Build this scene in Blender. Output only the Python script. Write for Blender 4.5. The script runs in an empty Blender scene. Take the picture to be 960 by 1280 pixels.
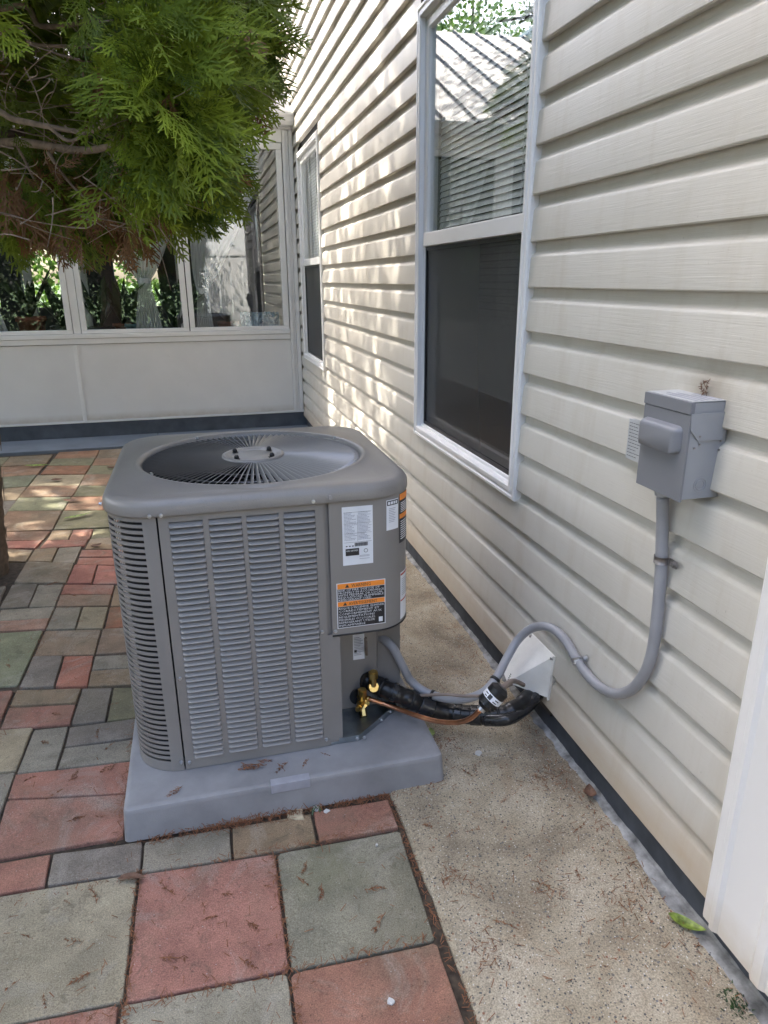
import bpy, bmesh, math, random
import numpy as np
from mathutils import Vector, Matrix

random.seed(7)
rng = np.random.default_rng(7)
SC = bpy.context.scene
COL = SC.collection

# ------------------------------------------------------------------ camera
cam_d = bpy.data.cameras.new('camera')
cam = bpy.data.objects.new('camera', cam_d)
COL.objects.link(cam)
cam_d.sensor_fit = 'VERTICAL'
cam_d.sensor_height = 36.0
cam_d.lens = 870.06 / 1280.0 * 36.0
cam_d.clip_start = 0.05
cam_d.clip_end = 2000
YAW, PITCH, ROLL = math.radians(14.6078), math.radians(-18.4963), math.radians(-0.3274)
fw = Vector((math.sin(YAW) * math.cos(PITCH), math.cos(YAW) * math.cos(PITCH), math.sin(PITCH)))
rt = fw.cross(Vector((0, 0, 1))).normalized()
up = rt.cross(fw)
r2 = rt * math.cos(ROLL) + up * math.sin(ROLL)
u2 = -rt * math.sin(ROLL) + up * math.cos(ROLL)
M3 = Matrix((r2, u2, -fw)).transposed()
cam.matrix_world = Matrix.Translation((-0.8782, 0, 1.2408)) @ M3.to_4x4()
SC.camera = cam

# ------------------------------------------------------------------ light
SUN_DIR = Vector((0.50, -0.40, -0.80)).normalized()      # direction the light travels
world = bpy.data.worlds.new('World')
SC.world = world
world.use_nodes = True
wn = world.node_tree.nodes
wl = world.node_tree.links
wn.clear()
sky = wn.new('ShaderNodeTexSky')
sky.sky_type = 'NISHITA'
sky.sun_disc = False
elev = math.asin(-SUN_DIR.z)
sky.sun_elevation = elev
sky.sun_rotation = math.atan2(-SUN_DIR.x, -SUN_DIR.y)
sky.air_density = 0.9
sky.dust_density = 4.0
sky.ozone_density = 0.4
bg = wn.new('ShaderNodeBackground')
bg.inputs['Strength'].default_value = 0.15
wo = wn.new('ShaderNodeOutputWorld')
wl.new(sky.outputs[0], bg.inputs[0])
wl.new(bg.outputs[0], wo.inputs[0])
sun_d = bpy.data.lights.new('sun', 'SUN')
sun_d.energy = 3.2
sun_d.angle = math.radians(0.5)
sun_d.color = (1.0, 0.93, 0.82)
sun = bpy.data.objects.new('sun', sun_d)
sun.rotation_mode = 'QUATERNION'
sun.rotation_quaternion = SUN_DIR.to_track_quat('-Z', 'Y')
sun.location = (0, 0, 12)
COL.objects.link(sun)
SC.view_settings.view_transform = 'Standard'
SC.view_settings.look = 'None'
SC.view_settings.exposure = 2.78
SC.view_settings.gamma = 1.0
SC.cycles.max_bounces = 8
SC.cycles.transparent_max_bounces = 12

# ------------------------------------------------------------------ materials
def new_mat(name):
    m = bpy.data.materials.new(name)
    m.use_nodes = True
    nt = m.node_tree
    nt.nodes.clear()
    out = nt.nodes.new('ShaderNodeOutputMaterial')
    b = nt.nodes.new('ShaderNodeBsdfPrincipled')
    nt.links.new(b.outputs[0], out.inputs[0])
    return m, nt, b, out

def N(nt, t, **kw):
    n = nt.nodes.new(t)
    for k, v in kw.items():
        if k in n.inputs.keys() if hasattr(n.inputs, 'keys') else False:
            n.inputs[k].default_value = v
        else:
            setattr(n, k, v)
    return n

def position(nt, scale=(1, 1, 1), obj=False):
    if obj:
        g = nt.nodes.new('ShaderNodeTexCoord'); s = g.outputs['Object']
    else:
        g = nt.nodes.new('ShaderNodeNewGeometry'); s = g.outputs['Position']
    mp = nt.nodes.new('ShaderNodeMapping')
    mp.inputs['Scale'].default_value = scale
    nt.links.new(s, mp.inputs['Vector'])
    return mp.outputs[0]

def noise(nt, vec, scale, detail=4, rough=0.55, dist=0.0):
    n = nt.nodes.new('ShaderNodeTexNoise')
    n.inputs['Scale'].default_value = scale
    n.inputs['Detail'].default_value = detail
    n.inputs['Roughness'].default_value = rough
    n.inputs['Distortion'].default_value = dist
    nt.links.new(vec, n.inputs['Vector'])
    return n.outputs['Fac']

def ramp(nt, fac, stops):
    r = nt.nodes.new('ShaderNodeValToRGB')
    e = r.color_ramp.elements
    while len(e) < len(stops):
        e.new(0.5)
    for i, (p, c) in enumerate(stops):
        e[i].position = p
        e[i].color = c if len(c) == 4 else (*c, 1)
    nt.links.new(fac, r.inputs[0])
    return r.outputs[0]

def mix(nt, fac, a, b, mode='MIX'):
    n = nt.nodes.new('ShaderNodeMix')
    n.data_type = 'RGBA'
    n.blend_type = mode
    for s, v in ((n.inputs[0], fac), (n.inputs[6], a), (n.inputs[7], b)):
        if isinstance(v, (int, float)):
            s.default_value = v
        elif isinstance(v, tuple):
            s.default_value = (*v, 1) if len(v) == 3 else v
        else:
            nt.links.new(v, s)
    return n.outputs[2]

def bump(nt, h, b, strength=0.3, dist=0.002, normal=None):
    n = nt.nodes.new('ShaderNodeBump')
    n.inputs['Strength'].default_value = strength
    n.inputs['Distance'].default_value = dist
    nt.links.new(h, n.inputs['Height'])
    if normal is not None:
        nt.links.new(normal, n.inputs['Normal'])
    nt.links.new(n.outputs[0], b.inputs['Normal'])
    return n.outputs[0]

def simple(name, col, rough=0.5, metal=0.0, var=0.12, scale=25, bmp=0.1, spec=None, bscale=None, obj=False):
    m, nt, b, out = new_mat(name)
    p = position(nt, obj=obj)
    f = noise(nt, p, scale, 5)
    dark = tuple(c * (1 - var) for c in col)
    lite = tuple(min(1, c * (1 + var)) for c in col)
    c = ramp(nt, f, [(0.3, dark), (0.7, lite)])
    nt.links.new(c, b.inputs['Base Color'])
    b.inputs['Roughness'].default_value = rough
    b.inputs['Metallic'].default_value = metal
    if spec is not None:
        b.inputs['Specular IOR Level'].default_value = spec
    if bmp:
        f2 = noise(nt, p, bscale or scale * 8, 3)
        bump(nt, f2, b, bmp, 0.001)
    return m

MAT = {}
# vinyl siding, cream, horizontal wood grain, dirt towards the lowest course
def siding_mat():
    m, nt, b, out = new_mat('cream_vinyl')
    p = position(nt, (1, 5, 160))
    grain = noise(nt, p, 1.6, 6, 0.6, 0.6)
    p2 = position(nt)
    blot = noise(nt, p2, 3.0, 5, 0.6)
    col = ramp(nt, blot, [(0.3, (0.525, 0.498, 0.44)), (0.7, (0.58, 0.555, 0.50))])
    # vertical run stains and grime
    p3 = position(nt, (1, 9, 1.2))
    st = noise(nt, p3, 1.5, 6, 0.65)
    stf = ramp(nt, st, [(0.5, (0, 0, 0)), (0.78, (0.4, 0.4, 0.4))])
    col = mix(nt, stf, col, (0.40, 0.34, 0.25))
    # ochre splash staining of the lowest course
    g = nt.nodes.new('ShaderNodeNewGeometry'); sx = nt.nodes.new('ShaderNodeSeparateXYZ')
    nt.links.new(g.outputs['Position'], sx.inputs[0])
    mr = nt.nodes.new('ShaderNodeMapRange')
    mr.inputs[1].default_value = 0.26; mr.inputs[2].default_value = 0.06
    nt.links.new(sx.outputs['Z'], mr.inputs[0])
    ns = noise(nt, position(nt, (1, 2, 6)), 3.5, 5)
    mm = nt.nodes.new('ShaderNodeMath'); mm.operation = 'MULTIPLY'
    nt.links.new(mr.outputs[0], mm.inputs[0]); nt.links.new(ns, mm.inputs[1])
    col = mix(nt, mm.outputs[0], col, (0.42, 0.27, 0.12))
    # bird nest mark above the box
    d = nt.nodes.new('ShaderNodeVectorMath'); d.operation = 'DISTANCE'
    d.inputs[1].default_value = (-0.01, 1.05, 1.035)
    nt.links.new(g.outputs['Position'], d.inputs[0])
    nd = noise(nt, p2, 30, 4)
    ad = nt.nodes.new('ShaderNodeMath'); ad.operation = 'MULTIPLY_ADD'
    ad.inputs[1].default_value = 0.06; nt.links.new(nd, ad.inputs[0]); nt.links.new(d.outputs['Value'], ad.inputs[2])
    sf = ramp(nt, ad.outputs[0], [(0.055, (0.55, 0.55, 0.55)), (0.12, (0, 0, 0))])
    col = mix(nt, sf, col, (0.22, 0.17, 0.11))
    sp = noise(nt, p2, 160, 2)
    spf = ramp(nt, sp, [(0.72, (0, 0, 0)), (0.78, (0.5, 0.5, 0.5))])
    col = mix(nt, spf, col, (0.30, 0.27, 0.22))
    nt.links.new(col, b.inputs['Base Color'])
    b.inputs['Roughness'].default_value = 0.50
    bump(nt, grain, b, 0.55, 0.0012)
    return m
MAT['siding'] = siding_mat()
MAT['white_vinyl'] = simple('white_vinyl', (0.80, 0.795, 0.785), 0.38, var=0.04, scale=4, bmp=0.03, bscale=60)
MAT['post_white'] = simple('white_post_vinyl', (0.74, 0.74, 0.75), 0.42, var=0.05, scale=6, bmp=0.15, bscale=180)
def post_mat():
    m, nt, b, out = new_mat('white_post_stained')
    g = nt.nodes.new('ShaderNodeNewGeometry'); sx = nt.nodes.new('ShaderNodeSeparateXYZ')
    nt.links.new(g.outputs['Position'], sx.inputs[0])
    mr = nt.nodes.new('ShaderNodeMapRange'); mr.inputs[1].default_value = 0.16; mr.inputs[2].default_value = 0.06
    nt.links.new(sx.outputs['Z'], mr.inputs[0])
    n = noise(nt, position(nt), 22, 5)
    mm = nt.nodes.new('ShaderNodeMath'); mm.operation = 'MULTIPLY'
    nt.links.new(mr.outputs[0], mm.inputs[0]); nt.links.new(n, mm.inputs[1])
    c = mix(nt, mm.outputs[0], (0.79, 0.78, 0.765), (0.45, 0.33, 0.17))
    nt.links.new(c, b.inputs['Base Color'])
    b.inputs['Roughness'].default_value = 0.42
    bump(nt, noise(nt, position(nt, (4, 4, 1)), 120, 3), b, 0.12, 0.001)
    return m
MAT['post'] = post_mat()
MAT['sun_white'] = simple('sunroom_white_panel', (0.82, 0.815, 0.80), 0.5, var=0.06, scale=2.5, bmp=0.08, bscale=30)
MAT['gutter'] = simple('white_gutter_metal', (0.72, 0.72, 0.72), 0.4, var=0.08, scale=5)
MAT['roof_metal'] = simple('dimmed_roof_metal', (0.15, 0.15, 0.15), 0.6, var=0.2, scale=3)  # white roof given a dark colour so its window reflection stays dim
MAT['foundation'] = simple('dark_painted_foundation', (0.055, 0.062, 0.075), 0.8, var=0.35, scale=14, bmp=0.6, bscale=90)
MAT['slab'] = simple('blue_grey_painted_slab', (0.17, 0.195, 0.23), 0.6, var=0.14, scale=5, bmp=0.3, bscale=70)
MAT['riser'] = simple('dark_grey_painted_riser', (0.095, 0.11, 0.135), 0.6, var=0.25, scale=9, bmp=0.4, bscale=60)
MAT['mortar'] = simple('pale_mortar_smear', (0.25, 0.25, 0.245), 0.9, var=0.6, scale=28, bmp=0.9, bscale=120)
MAT['ac_paint'] = simple('taupe_grey_paint', (0.235, 0.220, 0.207), 0.40, var=0.06, scale=7, bmp=0.12, bscale=900)
MAT['ac_lid'] = simple('taupe_grey_lid_paint', (0.228, 0.212, 0.198), 0.30, var=0.07, scale=7, bmp=0.10, bscale=900)
MAT['louver'] = simple('louver_paint', (0.30, 0.285, 0.275), 0.36, var=0.03, scale=3, bmp=0.05, bscale=900)
MAT['black'] = simple('black_plastic', (0.012, 0.012, 0.013), 0.4, var=0.2)
MAT['coil'] = simple('dark_coil', (0.02, 0.021, 0.023), 0.5, metal=0.3, var=0.3, scale=200)
def dusty(name, col, rough, dust, lo, hi, sc=8):
    m, nt, b, out = new_mat(name)
    p = position(nt)
    base = ramp(nt, noise(nt, p, sc, 5), [(0.3, tuple(c * .93 for c in col)), (0.7, tuple(min(1, c * 1.07) for c in col))])
    f = ramp(nt, noise(nt, p, 13, 7, .72, .8), [(lo, (0, 0, 0)), (hi, (0.45, 0.45, 0.45))])
    c = mix(nt, f, base, dust)
    fs = ramp(nt, noise(nt, p, 210, 2), [(0.68, (0, 0, 0)), (0.74, (0.5, 0.5, 0.5))])
    c = mix(nt, fs, c, tuple(x * .45 for x in dust))
    nt.links.new(c, b.inputs['Base Color'])
    b.inputs['Roughness'].default_value = rough
    bump(nt, noise(nt, p, 320, 3), b, .5, .001)
    return m
MAT['pad'] = dusty('grey_plastic_pad_dusty', (0.262, 0.257, 0.260), 0.55, (0.20, 0.17, 0.13), .52, .70)
MAT['ac_lid'] = dusty('taupe_grey_lid_paint_dusty', (0.228, 0.212, 0.198), 0.32, (0.27, 0.25, 0.22), .54, .72)
MAT['rubber'] = simple('black_foam_insulation', (0.010, 0.010, 0.011), 0.32, var=0.3, scale=40, bmp=0.6, bscale=70)
MAT['tape'] = simple('black_vinyl_tape', (0.022, 0.022, 0.024), 0.22, var=0.4, scale=30, bmp=0.8, bscale=50)
MAT['conduit'] = simple('grey_flexible_conduit', (0.30, 0.303, 0.322), 0.38, var=0.06, scale=20, bmp=0.1, bscale=120)
MAT['pad'] = simple('grey_plastic_pad', (0.255, 0.256, 0.268), 0.55, var=0.18, scale=9, bmp=0.5, bscale=300)
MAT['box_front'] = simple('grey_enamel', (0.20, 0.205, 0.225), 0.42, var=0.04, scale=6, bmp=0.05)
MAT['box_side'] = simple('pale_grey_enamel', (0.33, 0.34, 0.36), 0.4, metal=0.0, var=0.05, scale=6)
MAT['zinc'] = simple('zinc_steel', (0.55, 0.56, 0.58), 0.35, metal=0.9, var=0.15, scale=60)
MAT['old_zinc'] = simple('weathered_steel', (0.30, 0.28, 0.27), 0.5, metal=0.8, var=0.35, scale=60)
MAT['pan'] = simple('galvanized_pan', (0.30, 0.34, 0.36), 0.3, metal=0.9, var=0.3, scale=18, bmp=0.1)
MAT['brass'] = simple('brass', (0.62, 0.43, 0.15), 0.28, metal=1.0, var=0.15, scale=50)
MAT['copper'] = simple('copper', (0.62, 0.29, 0.16), 0.3, metal=1.0, var=0.3, scale=30)
MAT['wire'] = simple('brown_thermostat_wire', (0.23, 0.18, 0.15), 0.6)
MAT['hood'] = simple('white_painted_cover', (0.84, 0.82, 0.77), 0.5, var=0.10, scale=14, bmp=0.5, bscale=60)
MAT['label'] = simple('label_white', (0.76, 0.78, 0.82), 0.35, var=0.03, bmp=0)
MAT['label_grey'] = simple('label_silver', (0.50, 0.51, 0.52), 0.35, var=0.08, bmp=0)
MAT['ink'] = simple('label_ink', (0.03, 0.03, 0.035), 0.4, bmp=0)
MAT['inkg'] = simple('label_grey_ink', (0.33, 0.34, 0.40), 0.4, bmp=0)
MAT['orange'] = simple('label_orange', (0.90, 0.28, 0.035), 0.35, var=0.03, bmp=0)
MAT['blackl'] = simple('label_black', (0.015, 0.015, 0.02), 0.35, bmp=0)
MAT['red_ink'] = simple('label_red', (0.45, 0.05, 0.04), 0.4, bmp=0)
MAT['soil'] = simple('dark_joint_soil', (0.060, 0.045, 0.032), 0.95, var=0.5, scale=60, bmp=1, bscale=150)
MAT['grass'] = simple('lawn_green', (0.06, 0.10, 0.03), 0.9, var=0.5, scale=3, bmp=1, bscale=40)
MAT['bark'] = simple('thuja_bark', (0.115, 0.085, 0.062), 0.9, var=0.45, scale=30, bmp=1, bscale=60)
MAT['limb'] = simple('grey_brown_limb', (0.27, 0.205, 0.16), 0.85, var=0.35, scale=40, bmp=0.8, bscale=120)
MAT['fence'] = simple('white_fence_vinyl', (0.78, 0.78, 0.78), 0.45, var=0.04)
MAT['dark_room'] = simple('interior_shade_tone', (0.045, 0.045, 0.046), 0.9, bmp=0)  # near-black tone puts the dimness of the rooms into their colour
MAT['blind'] = simple('white_blind_slats', (0.80, 0.81, 0.82), 0.5, bmp=0)
MAT['terracotta'] = simple('terracotta', (0.30, 0.10, 0.06), 0.8, var=0.2)
MAT['bluepot'] = simple('pale_blue_glaze', (0.22, 0.33, 0.36), 0.3, var=0.3, scale=40)
MAT['houseplant'] = simple('dark_strap_leaf', (0.03, 0.06, 0.02), 0.4, var=0.4)
MAT['dead'] = simple('dried_brown_cedar', (0.20, 0.085, 0.04), 0.85, var=0.4, scale=90, bmp=0)
MAT['deadleaf'] = simple('dead_leaf', (0.15, 0.08, 0.05), 0.7, var=0.4, scale=70)
MAT['greenleaf'] = simple('yellow_green_leaf', (0.20, 0.27, 0.05), 0.45, var=0.6, scale=70)
MAT['chip'] = simple('white_chip', (0.55, 0.55, 0.54), 0.6)
MAT['chipstone'] = simple('pale_sandstone', (0.42, 0.36, 0.25), 0.9, var=0.3, scale=60)
MAT['hose'] = simple('dark_green_hose', (0.01, 0.045, 0.035), 0.4)
MAT['roofing'] = simple('grey_shingle', (0.16, 0.16, 0.165), 0.9, var=0.3, scale=40)
MAT['plastic_blue'] = simple('crinkled_blue_white_film', (0.42, 0.55, 0.70), 0.2, var=0.6, scale=16, bmp=0.5, bscale=40)

def panel_mat():
    m, nt, b, out = new_mat('sunroom_wall_panel')
    g = nt.nodes.new('ShaderNodeNewGeometry'); sx = nt.nodes.new('ShaderNodeSeparateXYZ')
    nt.links.new(g.outputs['Position'], sx.inputs[0])
    mr = nt.nodes.new('ShaderNodeMapRange'); mr.inputs[1].default_value = 0.21; mr.inputs[2].default_value = 0.15
    nt.links.new(sx.outputs['Z'], mr.inputs[0])
    n = noise(nt, position(nt), 9, 6, .7)
    mm = nt.nodes.new('ShaderNodeMath'); mm.operation = 'MULTIPLY'
    nt.links.new(mr.outputs[0], mm.inputs[0]); nt.links.new(n, mm.inputs[1])
    base = ramp(nt, noise(nt, position(nt), 2.2, 5), [(0.3, (0.76, 0.755, 0.74)), (0.7, (0.84, 0.835, 0.82))])
    c = mix(nt, mm.outputs[0], base, (0.36, 0.29, 0.20))
    sc = noise(nt, position(nt, (1, 1, .35)), 14, 6, .75, 1.0)
    sf = ramp(nt, sc, [(0.64, (0, 0, 0)), (0.74, (0.35, 0.35, 0.35))])
    c = mix(nt, sf, c, (0.55, 0.52, 0.46))
    nt.links.new(c, b.inputs['Base Color'])
    b.inputs['Roughness'].default_value = 0.5
    bump(nt, noise(nt, position(nt), 3, 3), b, 0.25, 0.01)
    return m
MAT['panel'] = panel_mat()

def glass(name, tint, refl=1.0, trans=0.9, rough=0.0, ior=1.75):
    m, nt, b, out = new_mat(name)
    nt.nodes.remove(b)
    t = nt.nodes.new('ShaderNodeBsdfTransparent'); t.inputs[0].default_value = (*[c * trans for c in tint], 1)
    g = nt.nodes.new('ShaderNodeBsdfGlossy'); g.inputs['Roughness'].default_value = rough
    g.inputs['Color'].default_value = (refl, refl, refl, 1)
    fc = nt.nodes.new('ShaderNodeLayerWeight'); fc.inputs['Blend'].default_value = 0.5
    pw = nt.nodes.new('ShaderNodeMath'); pw.operation = 'POWER'; pw.inputs[1].default_value = 4.5
    nt.links.new(fc.outputs['Facing'], pw.inputs[0])
    lw = nt.nodes.new('ShaderNodeMath'); lw.operation = 'MULTIPLY_ADD'; lw.inputs[1].default_value = 1 - ior; lw.inputs[2].default_value = ior
    nt.links.new(pw.outputs[0], lw.inputs[0])
    mx = nt.nodes.new('ShaderNodeMixShader')
    nt.links.new(lw.outputs[0], mx.inputs[0]); nt.links.new(t.outputs[0], mx.inputs[1]); nt.links.new(g.outputs[0], mx.inputs[2])
    nt.links.new(mx.outputs[0], out.inputs[0])
    nn = noise(nt, position(nt), 1.8, 2)
    bp = nt.nodes.new('ShaderNodeBump'); bp.inputs['Strength'].default_value = 0.05; bp.inputs['Distance'].default_value = 0.01
    nt.links.new(nn, bp.inputs['Height']); nt.links.new(bp.outputs[0], g.inputs['Normal'])
    return m
MAT['glass'] = glass('window_glass', (0.96, 0.98, 0.975), trans=0.97, ior=0.10)
MAT['film'] = glass('sunroom_glazing', (0.94, 0.96, 0.96), trans=0.95, ior=0.09)

def screen_mat():
    m, nt, b, out = new_mat('insect_screen')
    b.inputs['Base Color'].default_value = (0.014, 0.0155, 0.018, 1)
    b.inputs['Roughness'].default_value = 0.45
    t = nt.nodes.new('ShaderNodeBsdfTransparent')
    mx = nt.nodes.new('ShaderNodeMixShader'); mx.inputs[0].default_value = 0.74
    nt.links.new(t.outputs[0], mx.inputs[1]); nt.links.new(b.outputs[0], mx.inputs[2])
    nt.links.new(mx.outputs[0], out.inputs[0])
    return m
MAT['screen'] = screen_mat()

def sheer_mat():
    m, nt, b, out = new_mat('white_sheer_curtain')
    b.inputs['Base Color'].default_value = (0.85, 0.86, 0.88, 1)
    b.inputs['Roughness'].default_value = 0.7
    t = nt.nodes.new('ShaderNodeBsdfTransparent')
    tr = nt.nodes.new('ShaderNodeBsdfTranslucent'); tr.inputs[0].default_value = (0.85, 0.85, 0.87, 1)
    m1 = nt.nodes.new('ShaderNodeMixShader'); m1.inputs[0].default_value = 0.4
    nt.links.new(b.outputs[0], m1.inputs[1]); nt.links.new(tr.outputs[0], m1.inputs[2])
    mx = nt.nodes.new('ShaderNodeMixShader'); mx.inputs[0].default_value = 0.93
    nt.links.new(t.outputs[0], mx.inputs[1]); nt.links.new(m1.outputs[0], mx.inputs[2])
    nt.links.new(mx.outputs[0], out.inputs[0])
    return m
MAT['sheer'] = sheer_mat()

def paver_mat():
    m, nt, b, out = new_mat('tumbled_concrete_paver')
    oi = nt.nodes.new('ShaderNodeObjectInfo')
    p = position(nt)
    n1 = noise(nt, p, 9, 6, 0.65)
    c = ramp(nt, n1, [(0.25, (0.62, 0.62, 0.62)), (0.5, (0.95, 0.94, 0.92)), (0.75, (1.28, 1.27, 1.24))])
    col = mix(nt, 1.0, oi.outputs['Color'], c, 'MULTIPLY')
    col = mix(nt, 1.0, col, (1.10, 1.01, 0.88), 'MULTIPLY')
    # grey-green moss / weather film in blotches
    n2 = noise(nt, p, 3.2, 6, 0.6, 0.4)
    f = ramp(nt, n2, [(0.46, (0, 0, 0)), (0.68, (0.55, 0.55, 0.55))])
    col = mix(nt, f, col, (0.16, 0.145, 0.10))
    n4 = noise(nt, p, 5.0, 6, 0.7, 1.0)
    f4 = ramp(nt, n4, [(0.52, (0, 0, 0)), (0.68, (0.45, 0.45, 0.45))])
    col = mix(nt, f4, col, (0.36, 0.335, 0.29))
    # fine aggregate
    n3 = noise(nt, p, 420, 2)
    g = ramp(nt, n3, [(0.3, (0.66, 0.66, 0.66)), (0.5, (1, 1, 1)), (0.72, (1.5, 1.5, 1.5))])
    col = mix(nt, 0.8, col, g, 'MULTIPLY')
    v = nt.nodes.new('ShaderNodeTexVoronoi'); v.inputs['Scale'].default_value = 95
    nt.links.new(p, v.inputs['Vector'])
    vf = ramp(nt, v.outputs['Distance'], [(0.06, (0.75, 0.75, 0.75)), (0.14, (0, 0, 0))])
    nb = noise(nt, p, 20, 2)
    vm = nt.nodes.new('ShaderNodeMath'); vm.operation = 'MULTIPLY'
    rb = ramp(nt, nb, [(0.5, (0, 0, 0)), (0.6, (1, 1, 1))])
    nt.links.new(vf, vm.inputs[0]); nt.links.new(rb, vm.inputs[1])
    col = mix(nt, vm.outputs[0], col, (0.5, 0.48, 0.45))
    # dark pits and flecks
    npt = noise(nt, p, 150, 3, 0.7)
    fp = ramp(nt, npt, [(0.30, (0.55, 0.55, 0.55)), (0.40, (0, 0, 0))])
    col = mix(nt, fp, col, (0.05, 0.045, 0.035))
    # olive moss patch on the stone in front of the unit
    dm = nt.nodes.new('ShaderNodeVectorMath'); dm.operation = 'DISTANCE'; dm.inputs[1].default_value = (-0.70, 1.21, 0.0)
    nt.links.new(p, dm.inputs[0])
    am = nt.nodes.new('ShaderNodeMath'); am.operation = 'MULTIPLY_ADD'; am.inputs[1].default_value = 0.26
    nt.links.new(noise(nt, p, 30, 7, .8, .8), am.inputs[0]); nt.links.new(dm.outputs['Value'], am.inputs[2])
    fm = ramp(nt, am.outputs[0], [(0.10, (0.42, 0.42, 0.42)), (0.25, (0, 0, 0))])
    col = mix(nt, fm, col, (0.10, 0.115, 0.045))
    nst = noise(nt, p, 11, 6, 0.75, 1.5)
    fst = ramp(nt, nst, [(0.57, (0, 0, 0)), (0.68, (0.55, 0.55, 0.55))])
    col = mix(nt, fst, col, (0.10, 0.085, 0.06))
    nt.links.new(col, b.inputs['Base Color'])
    b.inputs['Roughness'].default_value = 0.88
    b.inputs['Specular IOR Level'].default_value = 0.3
    h = mix(nt, 0.5, n3, n1)
    bump(nt, h, b, 0.6, 0.003)
    return m
MAT['paver'] = paver_mat()

def concrete_mat():
    m, nt, b, out = new_mat('exposed_aggregate_concrete')
    p = position(nt)
    n1 = noise(nt, p, 4, 6, 0.62, 0.5)
    col = ramp(nt, n1, [(0.32, (0.20, 0.165, 0.12)), (0.5, (0.34, 0.29, 0.21)), (0.68, (0.46, 0.405, 0.315))])
    nst = noise(nt, p, 7, 5, 0.7, 1.0)
    fs = ramp(nt, nst, [(0.56, (0, 0, 0)), (0.74, (0.5, 0.5, 0.5))])
    col = mix(nt, fs, col, (0.25, 0.155, 0.085))
    n2 = noise(nt, p, 300, 3)
    g = ramp(nt, n2, [(0.3, (0.55, 0.55, 0.55)), (0.5, (1, 1, 1)), (0.7, (1.45, 1.45, 1.45))])
    col = mix(nt, 0.85, col, g, 'MULTIPLY')
    for sc, th, cc, am in ((150, 0.22, (0.07, 0.07, 0.07), 0.72), (75, 0.16, (0.14, 0.13, 0.125), 0.80), (130, 0.12, (0.62, 0.60, 0.56), 0.62), (60, 0.10, (0.22, 0.09, 0.05), 0.66)):
        v = nt.nodes.new('ShaderNodeTexVoronoi'); v.inputs['Scale'].default_value = sc
        nt.links.new(p, v.inputs['Vector'])
        vf = ramp(nt, v.outputs['Distance'], [(th, (0.9, 0.9, 0.9)), (th + 0.1, (0, 0, 0))])
        sep = nt.nodes.new('ShaderNodeSeparateColor'); nt.links.new(v.outputs['Color'], sep.inputs[0])
        gt = nt.nodes.new('ShaderNodeMath'); gt.operation = 'GREATER_THAN'; gt.inputs[1].default_value = am
        nt.links.new(sep.outputs[0], gt.inputs[0])
        mm = nt.nodes.new('ShaderNodeMath'); mm.operation = 'MULTIPLY'
        nt.links.new(vf, mm.inputs[0]); nt.links.new(gt.outputs[0], mm.inputs[1])
        col = mix(nt, mm.outputs[0], col, cc)
    nt.links.new(col, b.inputs['Base Color'])
    b.inputs['Roughness'].default_value = 0.9
    b.inputs['Specular IOR Level'].default_value = 0.3
    bump(nt, n2, b, 0.7, 0.003)
    return m
MAT['concrete'] = concrete_mat()

def leaf_mat(name, c1, c2, trans=0.35):
    m, nt, b, out = new_mat(name)
    a = nt.nodes.new('ShaderNodeAttribute'); a.attribute_name = 'tint'
    col = ramp(nt, a.outputs['Fac'], [(0.0, c1), (1.0, c2)])
    nt.links.new(col, b.inputs['Base Color'])
    b.inputs['Roughness'].default_value = 0.5
    tr = nt.nodes.new('ShaderNodeBsdfTranslucent')
    nt.links.new(col, tr.inputs[0])
    mx = nt.nodes.new('ShaderNodeMixShader'); mx.inputs[0].default_value = trans
    nt.links.new(b.outputs[0], mx.inputs[1]); nt.links.new(tr.outputs[0], mx.inputs[2])
    nt.links.new(mx.outputs[0], out.inputs[0])
    return m
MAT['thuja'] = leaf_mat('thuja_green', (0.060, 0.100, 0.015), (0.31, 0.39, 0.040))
MAT['thuja_dead'] = leaf_mat('thuja_rust', (0.12, 0.06, 0.025), (0.26, 0.13, 0.05), 0.2)
MAT['leafy'] = leaf_mat('broadleaf_green', (0.045, 0.10, 0.02), (0.12, 0.22, 0.035), 0.4)
MAT['hedge_dark'] = leaf_mat('shaded_hedge_green', (0.010, 0.022, 0.008), (0.035, 0.060, 0.018), 0.2)  # leaf colour darkened to stand in for shade on the hedge
MAT['hedge'] = leaf_mat('bright_hedge', (0.10, 0.20, 0.03), (0.24, 0.38, 0.07), 0.4)

# ------------------------------------------------------------------ object helpers
WPOS = {}
def link(o, parent=None, world_loc=(0, 0, 0)):
    COL.objects.link(o)
    w = Vector(world_loc)
    WPOS[o.name] = w
    if parent is not None:
        o.parent = parent
        o.location = w - WPOS[parent.name]
    else:
        o.location = w
    return o

def thing(name, label, cat, loc=(0, 0, 0), group=None, kind=None):
    o = bpy.data.objects.new(name, None)
    o.empty_display_size = 0.1
    link(o, None, loc)
    if label: o['label'] = label
    if cat: o['category'] = cat
    if group: o['group'] = group
    if kind: o['kind'] = kind
    return o

def tag(o, label=None, cat=None, group=None, kind=None):
    if label: o['label'] = label
    if cat: o['category'] = cat
    if group: o['group'] = group
    if kind: o['kind'] = kind
    return o

def mesh_from(name, verts, faces, mat, smooth=False, recenter=True):
    v = np.asarray(verts, float)
    c = (v.min(0) + v.max(0)) / 2 if recenter else np.zeros(3)
    if recenter: c[2] = v[:, 2].min()
    me = bpy.data.meshes.new(name)
    me.from_pydata([tuple(p) for p in (v - c)], [], [tuple(f) for f in faces])
    if isinstance(mat, (list, tuple)):
        for mm in mat: me.materials.append(MAT[mm])
    else:
        me.materials.append(MAT[mat])
    if smooth:
        me.polygons.foreach_set('use_smooth', [True] * len(me.polygons))
    me.update()
    return me, tuple(c)

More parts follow.
